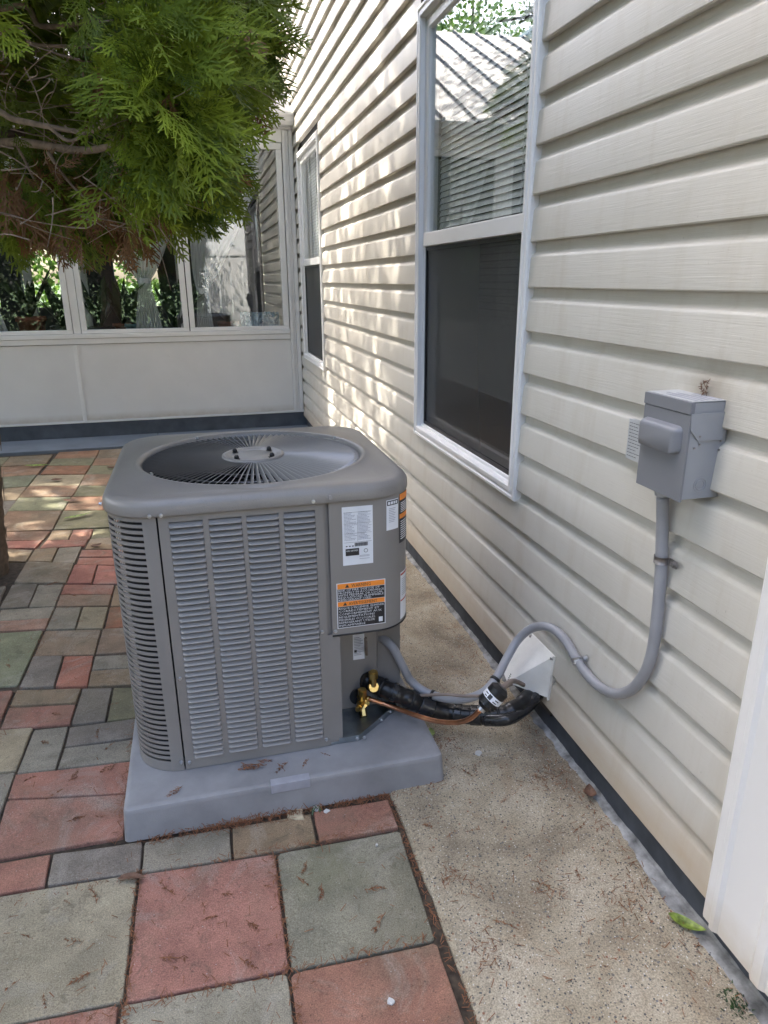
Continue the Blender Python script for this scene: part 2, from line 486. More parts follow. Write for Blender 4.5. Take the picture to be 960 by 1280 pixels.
def obj(name, verts, faces, mat, parent=None, smooth=False, **tags):
    me, c = mesh_from(name, verts, faces, mat, smooth)
    o = bpy.data.objects.new(name, me)
    link(o, parent, c)
    return tag(o, **tags)

def shared(name, me, loc, parent=None, rot=None, scale=None, **tags):
    o = bpy.data.objects.new(name, me)
    link(o, parent, loc)
    if rot is not None: o.rotation_euler = rot
    if scale is not None: o.scale = scale
    return tag(o, **tags)

def box_geo(x0, x1, y0, y1, z0, z1, bev=0.0):
    """verts, faces of a (chamfered) box"""
    if bev <= 0:
        v = [(x, y, z) for z in (z0, z1) for y in (y0, y1) for x in (x0, x1)]
        f = [(0, 2, 3, 1), (4, 5, 7, 6), (0, 1, 5, 4), (2, 6, 7, 3), (0, 4, 6, 2), (1, 3, 7, 5)]
        return v, f
    bm = bmesh.new()
    bmesh.ops.create_cube(bm, size=1.0)
    for w in bm.verts:
        w.co = Vector(((x0 + x1) / 2 + w.co.x * (x1 - x0), (y0 + y1) / 2 + w.co.y * (y1 - y0), (z0 + z1) / 2 + w.co.z * (z1 - z0)))
    bmesh.ops.bevel(bm, geom=list(bm.edges), offset=bev, segments=2, profile=0.6, affect='EDGES')
    bm.verts.index_update()
    v = [tuple(w.co) for w in bm.verts]
    f = [tuple(w.index for w in q.verts) for q in bm.faces]
    bm.free()
    return v, f

def join_geo(*geos):
    V, F = [], []
    for v, f in geos:
        o = len(V)
        V += list(v)
        F += [tuple(i + o for i in q) for q in f]
    return V, F

def box(name, x0, x1, y0, y1, z0, z1, mat, parent=None, bev=0.0, smooth=False, **tags):
    v, f = box_geo(x0, x1, y0, y1, z0, z1, bev)
    return obj(name, v, f, mat, parent, smooth, **tags)

def catmull(pts, n=8):
    P = [Vector(p) for p in pts]
    P = [P[0] * 2 - P[1]] + P + [P[-1] * 2 - P[-2]]
    out = []
    for i in range(1, len(P) - 2):
        for k in range(n):
            t = k / n
            a, b, c, d = P[i - 1], P[i], P[i + 1], P[i + 2]
            out.append(0.5 * ((2 * b) + (-a + c) * t + (2 * a - 5 * b + 4 * c - d) * t * t + (-a + 3 * b - 3 * c + d) * t ** 3))
    out.append(P[-2])
    return out

def tube_geo(pts, rad, seg=10, n=8, smooth_path=True, caps=True):
    path = catmull(pts, n) if smooth_path else [Vector(p) for p in pts]
    m = len(path)
    V, F = [], []
    prev = None
    for i, p in enumerate(path):
        t = (path[min(i + 1, m - 1)] - path[max(i - 1, 0)])
        if t.length < 1e-9: t = Vector((0, 0, 1))
        t.normalize()
        if prev is None:
            a = Vector((0, 0, 1)) if abs(t.z) < 0.9 else Vector((1, 0, 0))
            u = t.cross(a).normalized()
        else:
            u = (prev - t * prev.dot(t))
            u.normalize()
        prev = u
        w = t.cross(u)
        r = rad(i / (m - 1)) if callable(rad) else rad
        for k in range(seg):
            an = 2 * math.pi * k / seg
            V.append(tuple(p + (u * math.cos(an) + w * math.sin(an)) * r))
    for i in range(m - 1):
        for k in range(seg):
            k2 = (k + 1) % seg
            F.append((i * seg + k, i * seg + k2, (i + 1) * seg + k2, (i + 1) * seg + k))
    if caps:
        F.append(tuple(reversed(range(seg))))
        F.append(tuple((m - 1) * seg + k for k in range(seg)))
    return V, F

def tube(name, pts, rad, mat, parent=None, seg=10, n=8, smooth_path=True, **tags):
    v, f = tube_geo(pts, rad, seg, n, smooth_path)
    return obj(name, v, f, mat, parent, True, **tags)

def cyl_geo(p0, p1, r0, r1=None, seg=14):
    r1 = r0 if r1 is None else r1
    return tube_geo([p0, p1], lambda t: r0 + (r1 - r0) * t, seg, smooth_path=False)

def cyl(name, p0, p1, r0, mat, parent=None, r1=None, seg=14, smooth=False, **tags):
    v, f = cyl_geo(p0, p1, r0, r1, seg)
    return obj(name, v, f, mat, parent, smooth, **tags)

def screw_head(parent, p, axis, mat='zinc', r=0.0032, name='screw'):
    p = Vector(p); a = Vector(axis).normalized()
    v, f = join_geo(cyl_geo(p, p + a * 0.0018, r * 1.45, seg=10), cyl_geo(p + a * 0.0018, p + a * 0.006, r, r * 0.9, seg=6))
    return obj(name, v, f, mat, parent)

# ==================================================================
# THE SETTING: ground, patio of pavers, concrete apron, porch slab
# ==================================================================
obj('ground', [(-400, -400, -0.06), (400, -400, -0.06), (400, 400, -0.06), (-400, 400, -0.06)], [(0, 1, 2, 3)], 'grass', None, kind='structure')
patio = thing('patio', None, None, (-2.5, 1.5, -0.02), kind='structure')
box('joint_bed', -6.0, -0.49, -2.9, 5.70, -0.055, -0.010, 'soil', patio)
# measured quads (far-left, far-right, near-right, near-left) in metres and a colour key
R, G, B_, GR, PK, LB, DG = (0.30, 0.158, 0.135), (0.24, 0.235, 0.215), (0.255, 0.205, 0.155), (0.185, 0.21, 0.165), (0.34, 0.165, 0.15), (0.33, 0.30, 0.235), (0.19, 0.18, 0.175)
OR, TG = (0.27, 0.18, 0.135), (0.205, 0.21, 0.15)
PV = [
 ((-2.0, 3.825), (-1.706, 3.765), (-1.716, 3.630), (-2.0, 3.70), (0.26, 0.17, 0.14)),
 ((-2.0, 3.690), (-1.719, 3.622), (-1.732, 3.512), (-2.0, 3.58), PK),
 ((-1.90, 3.565), (-1.739, 3.500), (-1.740, 3.345), (-1.86, 3.38), B_),
 ((-1.95, 3.03), (-1.762, 3.066), (-1.745, 2.840), (-1.95, 2.82), DG),
 ((-1.95, 2.81), (-1.735, 2.815), (-1.725, 2.630), (-1.95, 2.64), R),
 ((-.701, 1.386), (-.512, 1.383), (-.512, 1.287), (-.701, 1.289), R),
 ((-.800, 1.282), (-.511, 1.279), (-.522, .982), (-.806, .990), (0.215, 0.222, 0.195)),
 ((-.809, .985), (-.522, .975), (-.527, .690), (-.812, .690), (0.285, 0.160, 0.132)),
 ((-.896, 1.389), (-.706, 1.387), (-.708, 1.290), (-.897, 1.292), B_),
 ((-1.096, 1.395), (-.902, 1.390), (-.902, 1.294), (-1.096, 1.306), G),
 ((-1.296, 1.412), (-1.101, 1.400), (-1.101, 1.309), (-1.293, 1.322), DG),
 ((-1.500, 1.419), (-1.302, 1.416), (-1.298, 1.323), (-1.490, 1.330), R),
 ((-1.395, 1.315), (-1.106, 1.304), (-1.111, 1.010), (-1.400, 1.022), (0.335, 0.32, 0.265)),
 ((-1.101, 1.302), (-.806, 1.282), (-.812, .993), (-1.106, 1.006), (0.325, 0.175, 0.158)),
 ((-1.112, 1.004), (-.815, .988), (-.818, .692), (-1.115, .700), (0.29, 0.29, 0.26)),
 ((-1.400, 1.016), (-1.118, 1.004), (-1.121, .900), (-1.400, .905), R),
 ((-1.441, 1.730), (-1.145, 1.706), (-1.145, 1.580), (-1.441, 1.638), R),
 ((-1.441, 1.633), (-1.145, 1.575), (-1.145, 1.426), (-1.435, 1.430), (0.300, 0.165, 0.145)),
 ((-1.335, 1.914), (-1.145, 1.908), (-1.145, 1.812), (-1.335, 1.823), DG),
 ((-1.336, 1.818), (-1.145, 1.807), (-1.145, 1.711), (-1.338, 1.727), G),
 ((-1.435, 1.932), (-1.341, 1.925), (-1.343, 1.728), (-1.440, 1.735), G),
 ((-1.640, 1.975), (-1.441, 1.948), (-1.446, 1.752), (-1.640, 1.765), LB),
 ((-1.640, 1.758), (-1.446, 1.745), (-1.446, 1.560), (-1.640, 1.580), G),
 ((-1.640, 1.573), (-1.446, 1.553), (-1.444, 1.430), (-1.500, 1.432), DG),
 ((-1.83, 2.190), (-1.541, 2.172), (-1.541, 1.984), (-1.83, 1.99), R),
 ((-1.533, 2.072), (-1.338, 2.040), (-1.338, 1.934), (-1.532, 1.960), R),
 ((-1.532, 2.170), (-1.334, 2.128), (-1.338, 2.046), (-1.531, 2.078), B_),
 ((-1.328, 2.125), (-1.236, 2.104), (-1.239, 1.923), (-1.333, 1.930), DG),
 ((-1.231, 2.103), (-1.145, 2.084), (-1.145, 1.914), (-1.234, 1.920), TG),
 ((-1.523, 2.383), (-1.425, 2.362), (-1.420, 2.161), (-1.526, 2.180), DG),
 ((-1.419, 2.361), (-1.322, 2.339), (-1.316, 2.137), (-1.415, 2.158), (0.33, 0.15, 0.12)),
 ((-1.316, 2.333), (-1.130, 2.310), (-1.130, 2.215), (-1.316, 2.239), G),
 ((-1.315, 2.233), (-1.130, 2.210), (-1.130, 2.100), (-1.314, 2.133), B_),
 ((-1.522, 2.582), (-1.319, 2.541), (-1.319, 2.345), (-1.522, 2.390), (0.225, 0.18, 0.145)),
 ((-1.313, 2.539), (-1.130, 2.510), (-1.130, 2.317), (-1.314, 2.341), (0.235, 0.19, 0.16)),
 ((-1.810, 2.620), (-1.529, 2.587), (-1.535, 2.204), (-1.810, 2.240), (0.20, 0.225, 0.165)),
 ((-1.516, 2.783), (-1.417, 2.759), (-1.415, 2.567), (-1.519, 2.587), G),
 ((-1.411, 2.757), (-1.313, 2.732), (-1.314, 2.546), (-1.411, 2.564), LB),
 ((-1.307, 2.731), (-1.130, 2.700), (-1.130, 2.516), (-1.308, 2.545), (0.30, 0.15, 0.105)),
 ((-1.519, 3.005), (-1.312, 2.952), (-1.312, 2.852), (-1.519, 2.908), R),
 ((-1.519, 2.902), (-1.312, 2.846), (-1.313, 2.738), (-1.517, 2.789), (0.26, 0.20, 0.165)),
 ((-1.306, 2.950), (-1.130, 2.910), (-1.130, 2.706), (-1.306, 2.737), B_),
 ((-1.725, 2.815), (-1.523, 2.792), (-1.523, 2.688), (-1.716, 2.715), G),
 ((-1.720, 2.709), (-1.523, 2.682), (-1.523, 2.593), (-1.710, 2.622), (0.30, 0.20, 0.17)),
 ((-1.740, 3.072), (-1.635, 3.056), (-1.627, 2.820), (-1.735, 2.831), DG),
 ((-1.630, 3.044), (-1.525, 3.022), (-1.524, 2.799), (-1.622, 2.815), G),
 ((-1.733, 3.330), (-1.518, 3.252), (-1.516, 3.030), (-1.735, 3.085), (0.21, 0.185, 0.155)),
 ((-1.512, 3.235), (-1.411, 3.205), (-1.409, 2.990), (-1.512, 3.016), PK),
 ((-1.406, 3.203), (-1.300, 3.170), (-1.300, 2.965), (-1.404, 2.988), PK),
 ((-1.505, 3.419), (-1.300, 3.372), (-1.300, 3.280), (-1.506, 3.330), R),
 ((-1.506, 3.324), (-1.300, 3.274), (-1.300, 3.180), (-1.506, 3.242), R),
 ((-1.729, 3.500), (-1.625, 3.490), (-1.622, 3.300), (-1.731, 3.338), B_),
 ((-1.619, 3.489), (-1.514, 3.478), (-1.516, 3.262), (-1.617, 3.298), G),
 ((-1.699, 3.618), (-1.497, 3.576), (-1.503, 3.485), (-1.713, 3.507), PK),
 ((-1.696, 3.771), (-1.597, 3.752), (-1.597, 3.602), (-1.699, 3.624), B_),
 ((-1.591, 3.751), (-1.493, 3.736), (-1.490, 3.580), (-1.591, 3.600), R),
 ((-1.487, 3.735), (-1.300, 3.700), (-1.300, 3.570), (-1.485, 3.578), TG),
 ((-1.485, 3.572), (-1.300, 3.565), (-1.300, 3.380), (-1.494, 3.428), B_),
 ((-2.000, 4.185), (-1.704, 4.112), (-1.700, 3.785), (-1.998, 3.835), (0.225, 0.16, 0.125)),
 ((-1.697, 4.110), (-1.402, 4.045), (-1.402, 3.745), (-1.693, 3.782), TG),
 ((-2.005, 4.465), (-1.699, 4.390), (-1.701, 4.120), (-2.004, 4.192), (0.205, 0.225, 0.165)),
 ((-1.694, 4.388), (-1.402, 4.325), (-1.402, 4.052), (-1.696, 4.118), (0.26, 0.16, 0.12)),
 ((-2.000, 4.712), (-1.686, 4.632), (-1.692, 4.397), (-2.005, 4.472), OR),
 ((-1.682, 4.630), (-1.402, 4.555), (-1.402, 4.330), (-1.686, 4.394), TG),
 ((-2.000, 5.003), (-1.690, 4.918), (-1.686, 4.639), (-2.000, 4.720), LB),
 ((-1.685, 4.915), (-1.402, 4.840), (-1.402, 4.562), (-1.682, 4.636), OR),
 ((-1.980, 5.240), (-1.682, 5.160), (-1.688, 4.926), (-1.982, 5.010), (0.27, 0.15, 0.105)),
 ((-1.677, 5.158), (-1.402, 5.090), (-1.402, 4.847), (-1.683, 4.922), TG),
 ((-1.975, 5.440), (-1.678, 5.382), (-1.679, 5.168), (-1.975, 5.247), TG),
 ((-1.673, 5.380), (-1.402, 5.320), (-1.402, 5.097), (-1.674, 5.165), OR),
 ((-1.972, 5.660), (-1.680, 5.650), (-1.676, 5.389), (-1.971, 5.448), (0.28, 0.17, 0.12)),
 ((-1.675, 5.650), (-1.402, 5.640), (-1.402, 5.328), (-1.671, 5.386), B_),
]
def paver(q, color, drop=0.0):
    (a, b, c, d) = [np.array(p) for p in q]
    cen = (a + b + c + d) / 4
    top, mid, bot = [], [], []
    sh = 0.0004
    hz = random.uniform(-0.0030, 0.0020) + drop
    tx, ty = random.uniform(-.010, .010), random.uniform(-.010, .010)
    ring = []
    for i, (p, p2) in enumerate(((a, b), (b, c), (c, d), (d, a))):
        for t in (0.02, 0.10, 0.37, 0.63, 0.90, 0.98):
            q0 = p + (p2 - p) * t
            ring.append(q0 + rng.normal(0, 0.0006, 2))
    ring = np.array(ring)
    n = len(ring)
    V = []
    for inset, z in ((0.0, -0.03), (0.0, -0.0035), (0.0010, -0.0010), (0.0034, 0.0)):
        dirs = cen - ring
        L = np.linalg.norm(dirs, axis=1)[:, None]
        pts = ring + dirs / L * (inset + sh)
        for p in pts:
            zz = z + hz + (p[0] - cen[0]) * tx + (p[1] - cen[1]) * ty
            V.append((p[0], p[1], zz))
    F = []
    for k in range(3):
        for i in range(n):
            j = (i + 1) % n
            F.append((k * n + j, k * n + i, (k + 1) * n + i, (k + 1) * n + j))
    F.append(tuple(reversed([3 * n + i for i in range(n)])))
    v = np.array(V)
    me, c0 = mesh_from('paver', v, F, 'paver', False)
    o = bpy.data.objects.new('paver', me)
    link(o, patio, c0)
    k = random.uniform(0.86, 1.06)
    o.color = (color[0] * k, color[1] * k, color[2] * k, 1)
    return o
for q in PV:
    paver(q[:4], q[4])
# the rest of the patio: ordinary courses of the same stones (mostly out of frame or hidden)
pal = [R, G, B_, DG, TG, LB, OR, GR]
occ = [(min(p[0] for p in q[:4]), max(p[0] for p in q[:4]), min(p[1] for p in q[:4]), max(p[1] for p in q[:4])) for q in PV]
def free(x0, x1, y0, y1):
    for a, b, c, d in occ:
        if x1 > a + 0.02 and x0 < b - 0.02 and y1 > c + 0.02 and y0 < d - 0.02:
            return False
    if x1 > -1.145 and x0 < -0.52 and y0 < 2.26 and y1 > 1.39: return False
    if (x0 + x1) / 2 > -2.13 and (x0 + x1) / 2 < -1.73 and 3.03 < (y0 + y1) / 2 < 3.50: return False
    return True
def fillgrid(x0, x1, y0, y1, mod):
    ny = int(round((y1 - y0) / mod)); nx = int(round((x1 - x0) / mod))
    for i in range(nx):
        for j in range(ny):
            a, b = x0 + i * mod, x0 + (i + 1) * mod
            c, d = y0 + j * mod, y0 + (j + 1) * mod
            if not free(a, b, c, d): continue
            paver(((a + .003, d - .003), (b - .003, d - .003), (b - .003, c + .003), (a + .003, c + .003)), random.choice(pal))
            occ.append((a, b, c, d))
fillgrid(-1.12, -0.52, -0.50, 0.70, 0.3)
fillgrid(-3.52, -1.42, -0.49, 1.31, 0.3)
fillgrid(-1.42, -1.12, -0.50, 0.90, 0.3)
fillgrid(-3.45, -1.65, 1.34, 2.24, 0.3)
fillgrid(-3.63, -1.83, 2.24, 3.74, 0.3)
fillgrid(-3.80, -2.00, 3.80, 5.60, 0.3)
fillgrid(-1.30, -0.52, 2.90, 5.60, 0.3)
fillgrid(-2.00, -1.50, 1.44, 3.80, 0.1)
fillgrid(-1.40, -0.52, 2.26, 5.64, 0.1)

# concrete apron along the wall
AV, AF = [], []
ys = np.arange(-1.6, 5.661, 0.04)
xs_in = [-0.500, -0.4965, -0.490, -0.35, -0.2, -0.05, 0.022]
for y in ys:
    e = 0.003 * math.sin(y * 7) + random.uniform(-.002, .002)
    for k, x in enumerate(xs_in):
        if k == 0: AV.append((x + e, y, -0.05))
        elif k == 1: AV.append((x + e - 0.0035, y, -0.002))
        elif k == 2: AV.append((x + e, y, 0.0055))
        else: AV.append((x, y, 0.006 + random.uniform(-.0006, .0006)))
nx = len(xs_in)
for j in range(len(ys) - 1):
    for i in range(nx - 1):
        AF.append((j * nx + i, j * nx + i + 1, (j + 1) * nx + i + 1, (j + 1) * nx + i))
obj('concrete_apron', AV, AF, 'concrete', None, kind='structure')
# porch slab in front of the sunroom
slab = thing('porch_slab', None, None, (-2.5, 5.9, 0), kind='structure')
box('slab_section', -1.262, 0.02, 5.665, 6.10, -0.05, 0.016, 'slab', slab, 0.004)
box('slab_section', -5.0, -1.266, 5.665, 6.10, -0.05, 0.016, 'slab', slab, 0.004)

# mortar smear where the apron meets the foundation
MV, MF = [], []
ys = np.arange(-0.1, 5.6, 0.012)
w = 0.03
for j, y in enumerate(ys):
    w += random.uniform(-.004, .004); w = min(max(w, -0.001), 0.026)
    far = 0.65 if y > 2.2 else 1.0
    if y < 0.95: w = max(w, .018)
    ww = w * far
    MV += [(0.0055, y, 0.0130 + 0.002 * math.sin(y * 31) + random.uniform(0, .003)), (0.001, y, 0.0098 + random.uniform(0, .001)), (-0.002 - ww * 0.5, y, 0.0082 + random.uniform(0, .0008)), (-0.004 - ww - random.uniform(0, .006), y, 0.0056)]
for j in range(len(ys) - 1):
    for i in range(3):
        MF.append((j * 4 + i, (j + 1) * 4 + i, (j + 1) * 4 + i + 1, j * 4 + i + 1))

# ==================================================================
# THE HOUSE: siding wall with two windows
# ==================================================================
S_ = 0.11209
Y0, Y1 = 0.838, 9.4
WINS = [(1.780, 2.771), (4.929, 5.877)]
WZ0, WZ1 = 0.622, 2.150
house = thing('house', 'two storey house side clad in cream lap siding with white double hung windows', 'house', (1.5, 3.5, 0))
obj('mortar_smear', MV, MF, 'mortar', house)
box('foundation', 0.006, 0.30, 0.0, 9.4, -0.05, 0.10, 'foundation', house)
def plank_geo(y0, y1, z0):
    # Dutch lap profile, bottom butt first (x negative = outward)
    prof = [(0.020, z0 + 0.004), (-0.0150, z0), (-0.0170, z0 + 0.003), (-0.0125, z0 + 0.074), (-0.0110, z0 + 0.078), (-0.0065, z0 + 0.0825),
            (-0.0010, z0 + 0.0865), (0.0010, z0 + 0.0905), (0.0022, z0 + S_ + 0.006)]
    n = len(prof)
    m = max(1, int((y1 - y0) / 0.35))
    V, F = [], []
    for j in range(m + 1):
        y = y0 + (y1 - y0) * j / m
        wx, wz = random.gauss(0, .0009), random.gauss(0, .0005)
        V += [(x + wx * (1 if 0 < i_ < 5 else .2), y, z + wz) for i_, (x, z) in enumerate(prof)]
    for j in range(m):
        F += [(j * n + i, j * n + i + 1, (j + 1) * n + i + 1, (j + 1) * n + i) for i in range(n - 1)]
    return V, F
for k in range(0, 36):
    z0 = 0.0969 + k * S_
    cut = z0 + S_ * 0.5 > WZ0 + 0.01 and z0 < WZ1 - 0.03
    segs = [(Y0, Y1)] if not cut else [(Y0, WINS[0][0] + 0.008), (WINS[0][1] - 0.008, WINS[1][0] + 0.008), (WINS[1][1] - 0.008, Y1)]
    if k % 2 == 0 and not cut: segs = [(Y0, 3.90 + 0.3 * (k % 5)), (3.9025 + 0.3 * (k % 5), Y1)]
    for a, b in segs:
        v, f = plank_geo(a, b, z0)
        o = obj('siding_plank', v, f, 'siding', house)
        for p in o.data.polygons: p.use_smooth = True
        o.data.set_sharp_from_angle(angle=math.radians(28))
# sheathing behind the siding, with the window openings left open
def yz_wall(name, x0, x1, y0, y1, z0, z1, holes, mat, parent):
    ysl = sorted(set([y0, y1] + [h[0] for h in holes] + [h[1] for h in holes]))
    zsl = sorted(set([z0, z1] + [h[2] for h in holes] + [h[3] for h in holes]))
    G_ = []
    for i in range(len(ysl) - 1):
        for j in range(len(zsl) - 1):
            cy, cz = (ysl[i] + ysl[i + 1]) / 2, (zsl[j] + zsl[j + 1]) / 2
            if any(h[0] < cy < h[1] and h[2] < cz < h[3] for h in holes): continue
            G_.append(box_geo(x0, x1, ysl[i], ysl[i + 1], zsl[j], zsl[j + 1]))
    v, f = join_geo(*G_)
    return obj(name, v, f, mat, parent)
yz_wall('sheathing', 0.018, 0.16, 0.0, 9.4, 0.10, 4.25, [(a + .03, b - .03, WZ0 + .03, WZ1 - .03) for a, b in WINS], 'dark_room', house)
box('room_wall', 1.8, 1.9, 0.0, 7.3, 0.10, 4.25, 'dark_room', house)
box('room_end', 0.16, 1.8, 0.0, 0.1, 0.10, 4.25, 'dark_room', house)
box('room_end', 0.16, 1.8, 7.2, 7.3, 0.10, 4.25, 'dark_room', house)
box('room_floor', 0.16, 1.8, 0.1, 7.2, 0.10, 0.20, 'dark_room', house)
# eave and roof
box('soffit', -0.35, 2.0, -0.2, 9.5, 4.20, 4.25, 'gutter', house)
v = [(-0.40, -0.25, 4.252), (-0.40, 9.55, 4.252), (3.2, 9.55, 6.0), (3.2, -0.25, 6.0), (-0.40, -0.25, 4.33), (-0.40, 9.55, 4.33), (3.2, 9.55, 6.08), (3.2, -0.25, 6.08)]
obj('roof', v, [(0, 1, 2, 3), (7, 6, 5, 4), (0, 4, 5, 1), (1, 5, 6, 2), (2, 6, 7, 3), (3, 7, 4, 0)], 'roofing', house)

def ring_yz(y0, y1, z0, z1, w, x_prof):
    """mitred frame ring in the y-z plane. x_prof: list of (offset inward from outer edge, x)"""
    V = []
    for off, x in x_prof:
        V += [(x, y0 + off, z0 + off), (x, y1 - off, z0 + off), (x, y1 - off, z1 - off), (x, y0 + off, z1 - off)]
    F = []
    for k in range(len(x_prof) - 1):
        for i in range(4):
            j = (i + 1) % 4
            F.append((k * 4 + i, k * 4 + j, (k + 1) * 4 + j, (k + 1) * 4 + i))
    return V, F

def hung_window(y0, y1, zrail, nm):
    w = bpy.data.objects.new('window', None)
    link(w, house, (0, (y0 + y1) / 2, WZ0))
    w['label'] = nm
    # stepped white trim, jamb and stops
    prof = [(0.0, 0.012), (0.0, -0.021), (0.004, -0.026), (0.012, -0.026), (0.015, -0.021), (0.022, -0.021), (0.025, -0.026), (0.036, -0.026), (0.041, -0.022), (0.042, -0.006), (0.050, -0.005), (0.052, 0.002), (0.056, 0.045)]
    v, f = ring_yz(y0, y1, WZ0, WZ1, 0, prof)
    obj('frame', v, f, 'white_vinyl', w)
    a, b = y0 + 0.050, y1 - 0.050
    # upper sash (outer track)
    v, f = ring_yz(a, b, zrail, WZ1 - 0.05, 0, [(0, 0.016), (0, -0.003), (0.004, -0.0055), (0.028, -0.0055), (0.034, 0.000), (0.035, 0.016)])
    V2, F2 = box_geo(-0.0085, 0.016, a, b, zrail - 0.002, zrail + 0.046, 0.003)
    v, f = join_geo((v, f), (V2, F2))
    obj('upper_sash', v, f, 'white_vinyl', w)
    box('upper_pane', 0.005, 0.008, a + .03, b - .03, zrail + .04, WZ1 - .08, 'glass', w)
    # lower sash (inner track)
    v, f = ring_yz(a, b, WZ0 + 0.05, zrail + 0.03, 0, [(0, 0.05), (0, 0.026), (0.004, 0.023), (0.034, 0.023), (0.038, 0.03), (0.038, 0.05)])
    obj('lower_sash', v, f, 'white_vinyl', w)
    box('lower_pane', 0.033, 0.036, a + .03, b - .03, WZ0 + .08, zrail, 'glass', w)
    # insect screen in its frame
    v, f = ring_yz(a, b, WZ0 + 0.052, zrail - 0.004, 0, [(0, 0.012), (0, 0.002), (0.012, 0.002), (0.012, 0.012)])
    obj('screen_frame', v, f, 'black', w)
    obj('insect_screen', [(0.007, a + .01, WZ0 + .06), (0.007, b - .01, WZ0 + .06), (0.007, b - .01, zrail - .01), (0.007, a + .01, zrail - .01)], [(0, 1, 2, 3)], 'screen', w)
    # blind slats lowered behind the upper sash only
    gs = []
    z = WZ1 - 0.10
    while z > zrail - 0.50:
        gs.append(([(0.045, a + .03, z), (0.045, b - .03, z), (0.051, b - .03, z + 0.0195), (0.051, a + .03, z + 0.0195)], [(0, 1, 2, 3)]))
        z -= 0.021
    for yy in (a + .15, b - .15): gs.append(box_geo(0.043, 0.0445, yy, yy + .0015, zrail - 0.5, WZ1 - .09))
    v, f = join_geo(*gs)
    obj('blind', v, f, 'blind', w, kind='stuff')
    return w
hung_window(1.780, 2.771, 1.360, None)
hung_window(4.929, 5.877, 1.345, None)

# white corner post at the near end of the siding (profiled panel, ribs running upright)
pp = [(0.02, 0.866), (-0.010, 0.852), (-0.026, 0.842), (-0.030, 0.836), (-0.030, 0.820), (-0.033, 0.817), (-0.0365, 0.813), (-0.0365, 0.804), (-0.033, 0.800), (-0.030, 0.797),
      (-0.030, 0.716), (-0.033, 0.712), (-0.037, 0.706), (-0.037, 0.688), (-0.033, 0.682), (-0.030, 0.679), (-0.030, 0.58), (-0.0, 0.578)]
V = [(x, y, z) for z in (0.074, 3.6) for x, y in pp]
n = len(pp)
F = [(i, n + i, n + i + 1, i + 1) for i in range(n - 1)] + [tuple(reversed(range(n)))]
o = obj('corner_post', V, F, 'post', house)
box('near_wall_panel', 0.022, 0.05, 0.0, 0.57, 0.10, 4.2, 'post_white', house)

# ==================================================================
# SUNROOM at the end of the patio
# ==================================================================
YS = 6.10
sr = thing('sunroom', 'white framed glazed sunroom with panelled lower wall and sloping white roof', 'sunroom', (-2.3, 7.5, 0))
XL = -5.0
box('riser', XL, 0.02, YS + 0.01, YS + 0.12, -0.04, 0.132, 'riser', sr, 0.002)
box('base_trim', XL, 0.0, YS - 0.012, YS + 0.02, 0.134, 0.150, 'sun_white', sr, 0.002)
for a, b in ((-1.805, -0.103), (-3.60, -1.835), (XL, -3.63)):
    box('wall_panel', a, b, YS, YS + 0.04, 0.152, 0.760, 'panel', sr, 0.002)
box('batten', -1.835, -1.805, YS - 0.006, YS + 0.04, 0.152, 0.760, 'sun_white', sr, 0.002)
box('batten', -3.63, -3.60, YS - 0.006, YS + 0.04, 0.152, 0.760, 'sun_white', sr, 0.002)
box('sill_rail', XL, -0.103, YS - 0.010, YS + 0.06, 0.764, 0.806, 'sun_white', sr, 0.004)
box('sill_rail', XL, -0.103, YS - 0.016, YS + 0.06, 0.808, 0.842, 'sun_white', sr, 0.004)
# corner post with upright grooves against the house
gp = []
for a, b, d in ((-0.101, -0.076, -0.010), (-0.074, -0.052, 0.0), (-0.050, -0.018, -0.010), (-0.0175, -0.0150, 0.004)):
    gp.append(box_geo(a, b, YS + d, YS + 0.08, 0.152, 2.350, 0.002))
v, f = join_geo(*gp)
obj('corner_post', v, f, 'sun_white', sr)
box('header', XL, -0.103, YS - 0.008, YS + 0.08, 2.262, 2.352, 'sun_white', sr, 0.003)
wx = [(-0.920, -0.108), (-1.752, -0.928), (-2.640, -1.816), (-3.470, -2.650), (-4.30, -3.48)]
for i, (a, b) in enumerate(wx):
    wv = bpy.data.objects.new('window', None); link(wv, sr, ((a + b) / 2, YS, 0.85))
    geos = [box_geo(a, b, YS - 0.006, YS + 0.05, 0.844, 0.872, 0.003), box_geo(a, b, YS - 0.006, YS + 0.05, 2.212, 2.258, 0.003),
            box_geo(a, a + 0.040, YS - 0.006, YS + 0.05, 0.873, 2.211, 0.003), box_geo(b - 0.044, b, YS - 0.006, YS + 0.05, 0.873, 2.211, 0.003)]
    v, f = join_geo(*geos)
    obj('frame', v, f, 'sun_white', wv)
    box('pane', a + .03, b - .03, YS + 0.018, YS + 0.022, 0.865, 2.22, 'film', wv)
for a, b in ((-1.812, -1.756),):
    box('mullion', a, b, YS + 0.0, YS + 0.06, 0.844, 2.258, 'sun_white', sr, 0.003)
# gutter
gpf = [(YS - 0.012, 2.372), (YS - 0.075, 2.372), (YS - 0.095, 2.395), (YS - 0.100, 2.425), (YS - 0.112, 2.440), (YS - 0.112, 2.452), (YS - 0.104, 2.452), (YS - 0.098, 2.44), (YS - 0.02, 2.40), (YS - 0.012, 2.45)]
V = [(x, y, z) for x in (XL, -0.012) for y, z in gpf]
n = len(gpf)
F = [(i, n + i, n + i + 1, i + 1) for i in range(n - 1)] + [tuple(range(n, 2 * n))]
obj('gutter', V, F, 'gutter', sr)
box('fascia', XL, -0.012, YS - 0.008, YS + 0.02, 2.354, 2.46, 'gutter', sr)
